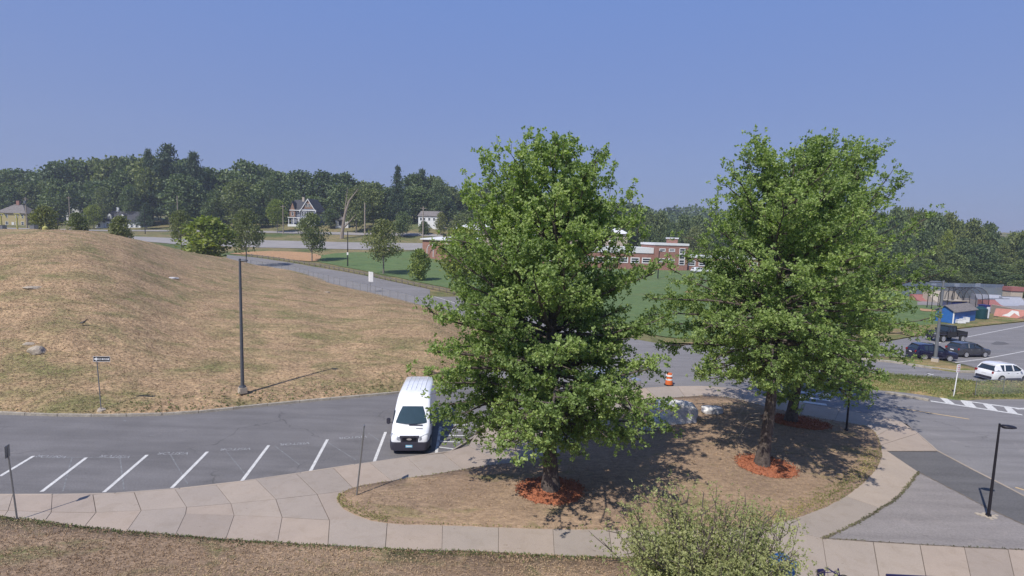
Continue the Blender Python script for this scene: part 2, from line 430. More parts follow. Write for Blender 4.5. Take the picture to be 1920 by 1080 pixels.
def jitter_edge(poly, amp, step=.35):
    P = resample(list(poly) + [poly[0]], step)[:-1]
    return [p + Vector((rnd.uniform(-amp, amp), rnd.uniform(-amp, amp), 0)) for p in P]
def inside(poly, x, y):
    """vectorised point in polygon"""
    c = np.zeros(x.shape, bool); n = len(poly)
    for i in range(n):
        x0, y0 = poly[i][0], poly[i][1]; x1, y1 = poly[i - 1][0], poly[i - 1][1]
        if y0 == y1: continue
        c ^= ((y0 > y) != (y1 > y)) & (x < (x1 - x0) * (y - y0) / (y1 - y0) + x0)
    return c
# ------------------------------------------------------------------ ground
xs = np.concatenate([np.arange(-1000, -264, 40), np.arange(-264, 265, 4), np.arange(300, 1001, 40)]).astype(float)
ys = np.concatenate([np.arange(-60, 301, 4), np.arange(340, 1500, 40)]).astype(float)
V = [(x, y, T(x, y) - .06 - (.3 if (y < 60) else 0)) for y in ys for x in xs]
nx = len(xs); idx = np.arange(len(V)).reshape(len(ys), nx)
F_ = np.stack([idx[:-1, :-1], idx[:-1, 1:], idx[1:, 1:], idx[1:, :-1]], -1).reshape(-1, 4)
tag(link('ground', npmesh('ground', V, F_), 'ground', smooth=True), kind='structure', label='dry grass ground rising towards the houses and woods')

# mound of dry grass
K = [(-420, 755), (-260, 762), (-100, 768), (0, 772), (100, 776), (200, 777), (300, 775), (380, 770), (460, 761), (560, 751), (640, 744), (700, 739), (760, 733), (820, 722), (880, 703), (920, 682), (945, 655)]
Kg = gpts(K, .13)
SIL = [(-420, 446), (-300, 440), (-100, 432), (0, 430), (80, 429), (160, 432), (240, 445), (300, 460), (360, 474), (440, 487), (480, 497), (555, 509), (640, 534), (700, 549), (752, 563), (800, 575), (840, 588), (880, 602), (945, 650)]
CD = [(-420, 80), (-300, 76), (0, 74), (160, 76), (300, 88), (440, 110), (480, 122), (555, 128), (640, 107), (700, 95), (752, 87), (800, 80), (840, 74), (880, 68), (945, 54)]
def _lin(tab, u): return float(np.interp(u, [a for a, b in tab], [b for a, b in tab]))
def _i(tab, u):
    w = 45 if tab is CD else (14 if tab is SIL else 0)
    if tab is CD: w = min(70, max(0, 945 - u), max(10, (760 - u) * .5 + 20))
    return _lin(tab, u) if not w else sum(_lin(tab, u + w * k / 4) for k in range(-4, 5)) / 9
FD = [(u, g.y) for (u, v), g in zip(K, Kg)]
from mathutils import noise as mnoise
def mound(u, t):
    """t 0 at the kerb, 1 at the crest, beyond 1 the back"""
    F, C = _i(FD, u), _i(CD, u); top = W(u, _i(SIL, u), C)
    if u > 620: top.z = max(.1, top.z)
    B = 2.7 * ss(u, 300, 560) * (1 - ss(u, 780, 940))
    if t <= 1:
        y = F + (C - F) * t; z = .13 + (top.z - .13) * (1 - (1 - t) ** 1.8) + B * 4.6 * t * (1 - t) ** 1.5
        z = min(z, EYE - (EYE - top.z) / C * y - .012 * (C - y) if C - y < 25 else EYE - (EYE - top.z) / C * y - .3)
        if t == 0: z = .13
    else:
        y = C + (t - 1) * 60; z = top.z - (t - 1) * 60 * .22
    # x so that the point stands in direction u
    p = Vector(((u - 960) / 1000 * y, y, z))
    for _ in range(3):
        q = p - Vector((0, 0, EYE)); k = FOC / q.dot(cF); p.x += (u - 960 - q.dot(cR) * k) / 1000 * y
    if 0 < t: p.z += (mnoise.noise(p * .18) * .22 + mnoise.noise(p * .6) * .09) * min(1, t * 8) * (1 - .7 * ss(u, 560, 700))
    return p
us = list(np.arange(-420, 946, 7.0)) + [945]; ts = list(np.linspace(0, 1, 64)) + list(np.linspace(1.03, 1.8, 14))
HV = [mound(u, t) for t in ts for u in us]
HG = np.array([tuple(p) for p in HV]).reshape(len(ts), len(us), 3)
idx = np.arange(len(HV)).reshape(len(ts), len(us))
F_ = np.stack([idx[:-1, :-1], idx[:-1, 1:], idx[1:, 1:], idx[1:, :-1]], -1).reshape(-1, 4)
tag(link('grass_mound', npmesh('grass_mound', [tuple(p) for p in HV], F_), 'hill', smooth=True), kind='structure', label='broad mound of dry brown grass beyond the loop road')
def hill_at(u, v):
    """point of the mound seen at pixel u, v"""
    best = None; prev = None
    for i in range(0, 260):
        t = i / 259; p = mound(u, t); q = p - Vector((0, 0, EYE)); vv = 540 - q.dot(cU) * FOC / q.dot(cF)
        if vv <= v: return p
    return p

# asphalt
lp = [(-75, 16), (22, 16), (22, 46), (-75, 46)]
sheet('loop_road', lp, 0.0, 'loop', label='grey asphalt loop road with angled parking stalls')
UP = [(800, 541), (860, 556), (960, 580), (1080, 612), (1180, 634), (1240, 645), (1330, 648), (1450, 650), (1560, 649), (1640, 645), (1700, 634), (1750, 627), (1800, 617), (1860, 610), (1920, 604), (2100, 588), (2300, 573)]
LOW = [(2600, 760), (2500, 1150), (1990, 970), (1920, 930), (1850, 895), (1800, 868), (1757, 845), (1740, 830), (1700, 795), (1640, 779), (1450, 744), (1330, 724), (1210, 727), (1070, 748), (1000, 790), (930, 800), (900, 740), (920, 690), (930, 655), (880, 608), (840, 594), (800, 581)]
sheet('main_road', gpts(UP) + gpts(LOW), .004, 'main', label='asphalt road and car park beyond the trees')
FU = [(425, 478), (480, 483), (560, 495), (640, 509), (700, 520), (760, 533), (806, 543)]
FL = [(806, 583), (752, 568), (700, 554), (640, 539), (555, 514), (480, 501), (425, 489)]
sheet('field_road', [hit(*p) for p in FU] + [hit(*p) for p in FL], .03, 'main', drape=True, label='asphalt road running up past the ball field')
# playing field, clay and the far pale road
FT = [(590, 481), (640, 473), (760, 473), (860, 478), (1000, 493), (1150, 505), (1250, 507), (1400, 512), (1560, 530), (1700, 547), (1765, 560), (1775, 608), (1715, 613), (1560, 632), (1300, 637), (1230, 630), (1080, 598), (960, 567), (860, 544), (760, 523), (700, 511), (640, 499), (590, 490)]
sheet('playing_field', smooth_line([hit(*p) for p in FT] + [hit(*FT[0])], 1)[:-1], .03, 'field', drape=True, label='mown green playing field beside the road')
for px, lab in (([(430, 476), (480, 471), (560, 472), (604, 478), (600, 486), (590, 491), (560, 489), (480, 479)], 'bare clay infield at the head of the road'),
                ([(1330, 548), (1360, 543), (1400, 549), (1410, 566), (1380, 572), (1345, 562)], 'bare clay infield between the two big trees'),
                ([(1284, 548), (1296, 544), (1310, 548), (1300, 553)], 'small clay patch on the playing field'),
                ([(1725, 579), (1757, 582), (1756, 585), (1725, 584)], 'clay patch near the blue shed')):
    sheet('clay_infield', smooth_line([hit(*p) for p in px] + [hit(*px[0])], 2)[:-1], .09, 'clay', drape=True, label=lab)
sheet('verge_strip', [hit(*p) for p in [(1690, 613), (1760, 608), (1830, 607), (1880, 592), (1960, 588), (2100, 584), (2100, 590), (1920, 602.5), (1800, 615.5), (1750, 625.5), (1700, 633), (1640, 643), (1450, 648), (1330, 646), (1240, 642), (1250, 635), (1400, 640), (1560, 638), (1640, 628)]], .05, 'verge', drape=True, label='dry verge between the field and the car park')
PU = [(150, 438), (240, 443), (340, 447), (480, 450), (680, 455), (820, 458)]; PL = [(820, 471), (680, 468), (480, 464), (340, 459), (240, 450), (150, 444)]
sheet('pale_road', [hit(*p) for p in PU] + [hit(*p) for p in PL], .05, 'farroad', drape=True, label='wide pale road below the houses')
ribbon(smooth_line([TG(u, y) for u, y in ((-60, 212), (60, 214), (160, 216), (300, 218), (480, 216), (600, 214), (720, 212), (830, 214))]), 5, .08).build('pale_road', 'farroad')
tag(bpy.data.objects[-1] if False else [o for o in col.objects if o.name.startswith('pale_road')][-1], kind='structure', label='narrow pale street in front of the houses')

# island of dry grass between the pavements
ISL = [(632, 938), (636, 926), (660, 914), (700, 906), (760, 897), (850, 883), (900, 874), (960, 868), (1020, 858), (1080, 838), (1130, 805), (1170, 777), (1205, 758), (1240, 748), (1290, 743), (1330, 741), (1380, 747), (1420, 758), (1460, 768), (1500, 777), (1560, 788), (1610, 796), (1632, 801), (1645, 815), (1652, 835), (1654, 850), (1650, 870), (1635, 890), (1600, 922), (1560, 945), (1520, 962), (1480, 975), (1420, 986), (1300, 993), (1150, 993), (1036, 991), (935, 988), (830, 984), (727, 981), (690, 974), (660, 962), (640, 950)]
isl = smooth_line(gpts(ISL, .15) + [G(*ISL[0], .15)], 1)[:-1]
def edge_dist(poly, x, y):
    p = Vector((x, y)); best = 1e9
    for i in range(len(poly)):
        a = Vector(poly[i - 1][:2]); b = Vector(poly[i][:2]); d = b - a; L = d.length_squared
        t = max(0, min(1, (p - a).dot(d) / L)) if L else 0; best = min(best, (a + d * t - p).length)
    return best
def isl_z(x, y):
    e = edge_dist(isl, x, y); return .15 + .45 * ss(e, 0, 7) + .02 * mnoise.noise(Vector((x, y, 0)) * 1.5) * min(1, e * 3)
def grass_pad(name, poly, zf, mat, cell, label, skirt=.2, ragged=.025):
    poly = jitter_edge(poly, ragged, .3)
    bm = bmesh.new(); f = bm.faces.new([bm.verts.new((p.x, p.y, 0)) for p in poly]); bm.normal_update()
    if f.normal.z < 0: f.normal_flip()
    for ax in (0, 1):
        lo = min(p[ax] for p in poly); hi = max(p[ax] for p in poly); q = lo + cell
        while q < hi:
            co = [0, 0, 0]; no = [0, 0, 0]; co[ax] = q; no[ax] = 1
            bmesh.ops.bisect_plane(bm, geom=bm.verts[:] + bm.edges[:] + bm.faces[:], plane_co=co, plane_no=no, dist=1e-5); q += cell
    be = [e for e in bm.edges if e.is_boundary]
    for v in bm.verts: v.co.z = zf(v.co.x, v.co.y)
    r = bmesh.ops.extrude_edge_only(bm, edges=be)
    for v in r['geom']:
        if isinstance(v, bmesh.types.BMVert): v.co.z -= skirt
    bmesh.ops.triangulate(bm, faces=bm.faces[:]); bmesh.ops.recalc_face_normals(bm, faces=bm.faces[:])
    if sum(f.normal.z for f in bm.faces) < 0: bmesh.ops.reverse_faces(bm, faces=bm.faces[:])
    me = bpy.data.meshes.new(name); bm.to_mesh(me); bm.free()
    return tag(link(name, me, mat, smooth=True), kind='structure', label=label)
grass_pad('grass_island', isl, isl_z, 'island', 1.3, 'teardrop island of dry grass under the big oaks')
LAWN = [(-500, 935), (-200, 950), (0, 969), (80, 977), (160, 989), (330, 1004), (480, 1015), (630, 1024), (760, 1031), (900, 1034), (1040, 1042), (1150, 1045), (1260, 1052), (1375, 1062), (1470, 1082), (1560, 1120), (1600, 1200)]
lawn = smooth_line(gpts(LAWN, .15), 1) + [Vector((9, 10, 0)), Vector((-30, 10, 0)), Vector((-34, 18, 0))]
def lawn_z(x, y): return .17 + .02 * mnoise.noise(Vector((x, y, 0)) * 2)
grass_pad('front_lawn', lawn, lawn_z, 'lawn', 1.3, 'dry front lawn below the lower pavement', skirt=.15)

# concrete pavement, slab by slab
A = [((-200, 922), (-215, 950)), ((-130, 925), (-142, 953)), ((-55, 927), (-62, 956)), ((24, 928), (15, 957)), ((98, 927), (96, 960)), ((174, 927), (180, 961)), ((252, 923), (265, 957)), ((328, 917), (350, 951)), ((405, 909), (433, 944)), ((480, 899), (517, 936)),
     ((555, 888), (595, 927)), ((625, 877), (665, 918)), ((693, 867), (742, 908)), ((762, 857), (808, 900)), ((830, 850), (880, 890)), ((878, 836), (960, 880)), ((893, 812), (1020, 868)), ((905, 785), (1085, 845)), ((985, 765), (1120, 822)), ((1070, 748), (1160, 795)), ((1140, 736), (1205, 766)),
     ((1210, 727), (1245, 757)), ((1270, 724), (1290, 751)), ((1330, 724), (1340, 749)), ((1390, 730), (1395, 758)), ((1450, 744), (1445, 772)), ((1510, 756), (1500, 783)), ((1575, 767), (1562, 794)), ((1640, 778), (1620, 806)), ((1690, 791), (1635, 822)), ((1722, 812), (1640, 838)), ((1757, 845), (1645, 846))]
slabs = [[a[0], b[0], b[1], a[1]] for a, b in zip(A, A[1:])]
Bd = [((-215, 950), (-240, 975)), ((-142, 953), (-165, 985)), ((-62, 956), (-80, 990)), ((15, 957), (-10, 995)), ((96, 960), (66, 1000)), ((180, 961), (140, 1010)), ((265, 957), (222, 1018)), ((350, 951), (348, 963), (318, 1026))]
slabs += [[a[0], b[0], b[-1], a[1]] if len(b) == 2 else [a[0], b[0], b[1], b[2], a[1]] for a, b in zip(Bd, Bd[1:])]
Cd = [((350, 951), (348, 963)), ((433, 944), (439, 966)), ((517, 936), (529, 970)), ((595, 927), (618, 975)), ((665, 918), (727, 988))]
slabs += [[a[0], b[0], b[1], a[1]] for a, b in zip(Cd, Cd[1:])]
Dd = [((348, 963), (318, 1026)), ((439, 966), (416, 1032)), ((529, 970), (516, 1040)), ((618, 975), (613, 1046)), ((727, 972), (721, 1052)), ((830, 974), (828, 1056)), ((935, 977), (934, 1060)), ((1036, 980), (1041, 1066)), ((1140, 982), (1152, 1070)), ((1245, 984), (1265, 1080)), ((1350, 986), (1380, 1095)), ((1450, 988), (1475, 1130))]
slabs += [[a[0], b[0], b[1], a[1]] for a, b in zip(Dd, Dd[1:])]
slabs += [[(1450, 988), (1542, 1009), (1562, 1140), (1475, 1130)]]
Ed = [((1542, 1009), (1562, 1140)), ((1637, 1016), (1658, 1140)), ((1725, 1021), (1748, 1140)), ((1808, 1026), (1833, 1140)), ((1890, 1030), (1915, 1140)), ((1972, 1034), (2000, 1140)), ((2054, 1038), (2090, 1140)), ((2140, 1042), (2180, 1140))]
slabs += [[a[0], b[0], b[1], a[1]] for a, b in zip(Ed, Ed[1:])]
slabs += [[(1645, 846), (1664, 846), (1722, 885), (1708, 905), (1691, 925), (1672, 942), (1652, 953), (1570, 925), (1600, 895)],
          [(1570, 925), (1652, 953), (1640, 962), (1600, 984), (1560, 1003), (1542, 1009), (1450, 988), (1440, 970)]]
bed = MB()
for s_ in slabs: bed.prism([(p.x, p.y) for p in gpts(s_, .1)], -.02, .112)
sw = tag(bed.build('sidewalk', 'dirt'), kind='structure', label='concrete pavement laid in slabs round the island')
for k, s_ in enumerate(slabs):
    P = gpts(s_, .13); c = sum(P, Vector()) / len(P); q = []
    n = len(P)
    area = sum(P[i - 1].x * P[i].y - P[i].x * P[i - 1].y for i in range(n))
    if area < 0: P.reverse()
    for i in range(n):      # inset by 17 mm
        a, b, d = P[i - 1], P[i], P[(i + 1) % n]
        n1 = Vector((-(b - a).y, (b - a).x, 0)).normalized(); n2 = Vector((-(d - b).y, (d - b).x, 0)).normalized()
        m = (n1 + n2); m = m / max(.4, m.length_squared) * 2; q.append(b + m * (.009 if k % 5 else .018))
    mb = MB().prism([(p.x, p.y) for p in q], .0, .13 + rnd.uniform(-.004, .004))
    mb.build('slab', 'concrete' if rnd.random() < .6 and not (k >= len(slabs) - 2) else 'concrete2', sw)
# path of pale asphalt and strip of dark asphalt beside the lower pavement
crack = [(1722, 885), (1708, 905), (1691, 925), (1672, 942), (1652, 953), (1640, 962), (1600, 984), (1560, 1003), (1542, 1009)]
MB().prism([(p.x, p.y) for p in gpts([(1722, 885), (1800, 925), (1850, 952), (1920, 984), (2030, 1036), (1920, 1031), (1810, 1026), (1725, 1021), (1640, 1015)] + crack[:0:-1], .125)], -.1, .125).build('asphalt_path', 'pale')
tag([o for o in col.objects if o.name == 'asphalt_path'][0], kind='structure', label='pale worn asphalt triangle round the lamp')
MB().prism([(p.x, p.y) for p in gpts([(1664, 846), (1757, 846), (1800, 869), (1850, 894), (1920, 930), (1990, 970), (2150, 1052), (2060, 1037), (2030, 1036), (1920, 984), (1850, 952), (1800, 925), (1722, 885)], .12)], -.1, .12).build('asphalt_strip', 'dark')
tag([o for o in col.objects if o.name == 'asphalt_strip'][0], kind='structure', label='dark new asphalt strip beside the main road')
sheet('asphalt_path', gpts([(1600, 1100), (1990, 1040), (2080, 1045), (2150, 1056), (2250, 1110), (2900, 1440), (2900, 2300), (1500, 2300)], .1), .108, 'pale', label='pale asphalt continuing past the lamp')
cj = MB()
for line in (crack, [(1542, 1009), (1640, 1015.5), (1725, 1021), (1810, 1026), (1920, 1031)], [(1722, 885), (1800, 925), (1850, 952), (1920, 984)], [(1664, 846), (1757, 846)]):
    P = resample(gpts(line, .13), .12); w = .035 if line is not crack else .055
    for a, b in zip(P, P[1:]):
        d = (b - a).normalized(); nn = Vector((-d.y, d.x, 0)); o_ = nn * rnd.uniform(-.015, .015); h = rnd.uniform(.3, 1.3) * w
        cj.add([tuple(a + o_ + nn * h + Vector((0, 0, .137 - a.z))), tuple(a + o_ - nn * h + Vector((0, 0, .137 - a.z))), tuple(b + o_ - nn * h + Vector((0, 0, .137 - b.z))), tuple(b + o_ + nn * h + Vector((0, 0, .137 - b.z)))], [(0, 1, 2, 3)])
tag(cj.build('joint_weeds', 'dirt'), kind='stuff', label='dark weeds growing in the pavement joints')

cw = [(p.x + rng.normal() * .04, p.y + rng.normal() * .04, .13) for p in resample(gpts(crack, .13), .05) for _ in range(2) if rng.random() < .75]
WEEDS = cw + [(p.x + rng.normal() * .015, p.y + rng.normal() * .015, .13) for p in resample(gpts([(1542, 1009), (1725, 1021), (1920, 1031)], .13), .09) if rng.random() < .5]
# kerbs, stone by stone
def kerb(name, px, z, w, step, h=.14, mat='granite', label='', gap=.02, back=0, xy=None):
    P = resample(smooth_line(xy if xy else gpts(px, z), 1), step); root = empty(name, P[0].to_tuple(), kind='structure', label=label)
    for a, b in zip(P, P[1:]):
        L = (b - a).length
        if L < .3: continue
        d = (b - a) / L; ang = math.atan2(d.y, d.x)
        mb = MB().box((gap / 2, -w / 2, -.25), (L - gap / 2, w / 2, 0 + rnd.uniform(-.006, .006)))
        o = mb.build('kerb_stone', mat, root, bevel=.012, seg=1)
        o.location = Vector((a.x, a.y, h)) - root.location + Vector((-d.y, d.x, 0)) * back; o.rotation_euler.z = ang
kerb('kerb', None, 0, .17, 1.9, .15, label='granite kerb at the foot of the mound', xy=[p for p in Kg])
kerb('kerb', [(a[0][0], a[0][1]) for a in A[1:]] + [(1757, 845)], .13, .09, 2.4, .145, 'concrete2', 'thin kerb between the parking stalls and the pavement')
kerb('kerb', [(1757, 845), (1800, 868), (1850, 894), (1920, 929), (1990, 968), (2100, 1030)], .12, .10, 2.2, .145, 'concrete2', 'thin pale kerb along the dark asphalt strip')

# medians in the car park
MED = [(1560, 700), (1600, 697), (1690, 703), (1720, 705), (1780, 711), (1860, 716), (2100, 720), (2200, 745), (1920, 746), (1850, 746), (1800, 749), (1760, 743), (1730, 738), (1690, 733), (1620, 727), (1570, 716)]
med = smooth_line(gpts(MED, .1) + [G(*MED[0], .1)], 1)[:-1]
grass_pad('median', med, lambda x, y: .10 + .1 * ss(edge_dist(med, x, y), 0, 2), 'verge', 2.0, 'green and brown grass median beside the crossing')
MED2 = [(1560, 664), (1640, 667), (1690, 670), (1740, 672), (1800, 681), (1838, 692), (1845, 697), (1800, 697), (1760, 692), (1700, 681), (1650, 675), (1560, 669)]
med2 = smooth_line(gpts(MED2, .1) + [G(*MED2[0], .1)], 1)[:-1]
grass_pad('median', med2, lambda x, y: .11 + .1 * ss(edge_dist(med2, x, y), 0, 1.5), 'verge', 2.0, 'narrow dry median under the car park lamp')
kerb('kerb', [(1560, 671), (1650, 677), (1700, 683), (1760, 694), (1800, 699), (1847, 699)], .0, .3, 2.6, .17, label='pale granite kerb of the car park median')
kerb('kerb', [(1660, 737), (1690, 741), (1742, 752)], .0, .3, 2.3, .16, label='short run of kerb stones by the crossing')

# painted markings: thin sheets
def stripe(px, w, name, mat, root, z=.006, two=None):
    a, b = G(*px[0]), G(*px[1]); return ribbon([a, b], w, z, 0).build(name, mat, root)
mk = empty('parking_markings', (0, 0, 0), kind='structure', label='white and worn paint lines of the loop road stalls')
for a, b in (((-130, 880), (-55, 852)), ((0, 893), (63, 855)), ((78, 922), (162, 858)), ((195, 923), (276, 853)), ((322, 915), (389, 847)), ((452, 904), (504, 835)), ((579, 889), (614, 824)), ((699, 873), (723, 810)), ((818, 850), (826, 800))):
    P0, P1 = G(*a), G(*b); seg = 5; pts = [P0.lerp(P1, i / seg) for i in range(seg + 1)]
    ribbon(pts, .15, .006, 0).build('stall_line', 'white_line', mk)
for a, b in (((858, 791), (895, 786)), ((848, 797), (884, 797)), ((822, 804), (893, 808)), ((822, 816), (876, 817)), ((820, 827), (862, 829)), ((820, 838), (852, 842))):
    stripe((a, b), .12, 'hatch_line', 'white_line', mk)
for a, b in (((135, 858), (118, 921)), ((225, 858), (233, 921)), ((320, 853), (352, 908)), ((424, 846), (462, 892)), ((515, 836), (562, 872)), ((614, 829), (668, 863)), ((75, 857), (165, 858)), ((165, 858), (235, 857)), ((232, 788), (236, 790)), ((280, 816), (288, 817)), ((668, 818), (678, 816)), ((690, 812), (720, 832))):
    stripe((a, b), .055, 'worn_line', 'old_line', mk, .005)
def flat_text(s, u, v, size, root, name='painted_word', mat='old_line', rot=180, z=.008):
    cu = bpy.data.curves.new(name, 'FONT'); cu.body = s; cu.size = size; cu.align_x = 'CENTER'; cu.align_y = 'CENTER'; cu.extrude = 0
    cu.materials.append(MT[mat]); o = bpy.data.objects.new(name, cu); col.objects.link(o); o.parent = root
    p = G(u, v); o.location = (p.x, p.y, z); o.rotation_euler.z = R_(rot); return text_mesh(o, name)
MT['faded_word'] = gmat('faded_word_paint', (.42, .42, .43), (.2, .2, .21), 6, .9, local=False)
for u, v, a in ((97, 856, 178), (216, 856, 180), (325, 850, 184), (442, 842, 188), (553, 832, 192), (662, 820, 194)):
    flat_text('VISITOR', u, v, .42, mk, rot=a, mat='faded_word')
mk2 = empty('road_markings', (40, 40, 0), kind='structure', label='crossing stripes and lane lines on the main road')
def mark(px, mat='white_line', name='stripe', z=.009):
    P = gpts(px); mb = MB().add([(p.x, p.y, z) for p in P], [tuple(range(len(P)))]); o = mb.build(name, mat, mk2); o.location = -mk2.location; return o
def mline(a, b, w, mat='white_line', name='lane_line', z=.009):
    o = ribbon([G(*a), G(*b)], w, z, 0).build(name, mat, mk2); o.location = -mk2.location; return o
mline((1745, 752), (1917, 778), .28); mline((1802, 751), (1990, 777), .28, z=.010)
for q in ([(1761, 745), (1774, 746), (1792, 759), (1775, 757)], [(1800, 751), (1820, 753), (1832, 765), (1812, 763)], [(1842, 757), (1858, 759), (1872, 771), (1854, 769)], [(1882, 763), (1896, 765), (1910, 777), (1891, 775)]): mark(q, z=.013)
mline((1905, 767), (1960, 764), .25, z=.012)
mline((1678, 764), (1817, 786), .14, 'yellow_line'); mline((1904, 914), (1990, 940), .14, 'yellow_line')
mline((1500, 735), (1560, 742), .45); mline((1498, 744), (1556, 751), .45); mline((1496, 752), (1550, 759), .45)
mline((780, 545), (862, 571), .16)
for a, b in (((1715, 655), (1770, 640)), ((1808, 633), (1925, 610)), ((1925, 610), (2100, 590)), ((1783, 681), (1845, 673)), ((1845, 673), (1925, 658)), ((1925, 658), (2100, 635))): mline(a, b, .13)
for k in range(13):       # worn stall lines of the car park
    f = k / 12; mline((1812 + 118 * f, 636 - 20 * f), (1850 + 118 * f, 640 - 17 * f), .07, 'old_line', 'worn_line')
    mline((1822 + 118 * f, 668 - 16 * f), (1858 + 118 * f, 657 - 14 * f), .07, 'old_line', 'worn_line')
for a, b in (((1737, 703.5), (1743, 700.5)), ((1737, 703.5), (1750, 702)), ((1738, 702.6), (1746, 701.5))): mline(a, b, .16, name='arrow', z=.012)
mline((1830, 708), (1852, 714), .1, 'old_line', 'worn_line'); mline((1694, 672), (1700, 660), .12, 'old_line', 'worn_line')
mark([(1857, 645), (1868, 640), (1882, 641), (1893, 645), (1880, 647), (1866, 647)], 'dark', 'tar_patch', .011)
# ------------------------------------------------------------------ trees
def leaf_fan(P, rg, n, length, width, spread=1.0, up=.35, tone=None):
    """star tufts: n folded leaves radiating from every point of P"""
    m = len(P); N = m * n
    base = np.repeat(P, n, 0)
    d = rg.normal(size=(N, 3)); d[:, 2] += up; d /= np.linalg.norm(d, axis=1, keepdims=True)
    L = length * rg.uniform(.7, 1.25, (N, 1)); wd = width * rg.uniform(.75, 1.25, (N, 1))
    r = rg.normal(size=(N, 3)); sd_ = np.cross(d, r); sd_ /= np.linalg.norm(sd_, axis=1, keepdims=True) + 1e-9
    nn = np.cross(sd_, d)
    a = base + d * L * .12 * spread; t = base + d * L
    mid = base + d * L * .58
    l_ = mid + sd_ * wd * .5 + nn * wd * .18; r_ = mid - sd_ * wd * .5 + nn * wd * .18
    V = np.stack([a, l_, t, r_], 1).reshape(-1, 3); i = np.arange(N) * 4
    F = np.concatenate([np.stack([i, i + 1, i + 2], 1), np.stack([i, i + 2, i + 3], 1)])
    tn = (rg.uniform(0, 1, m) if tone is None else tone)
    tn = np.repeat(tn, n) * .75 + rg.uniform(0, .25, N); return V, F, np.repeat(tn, 4)

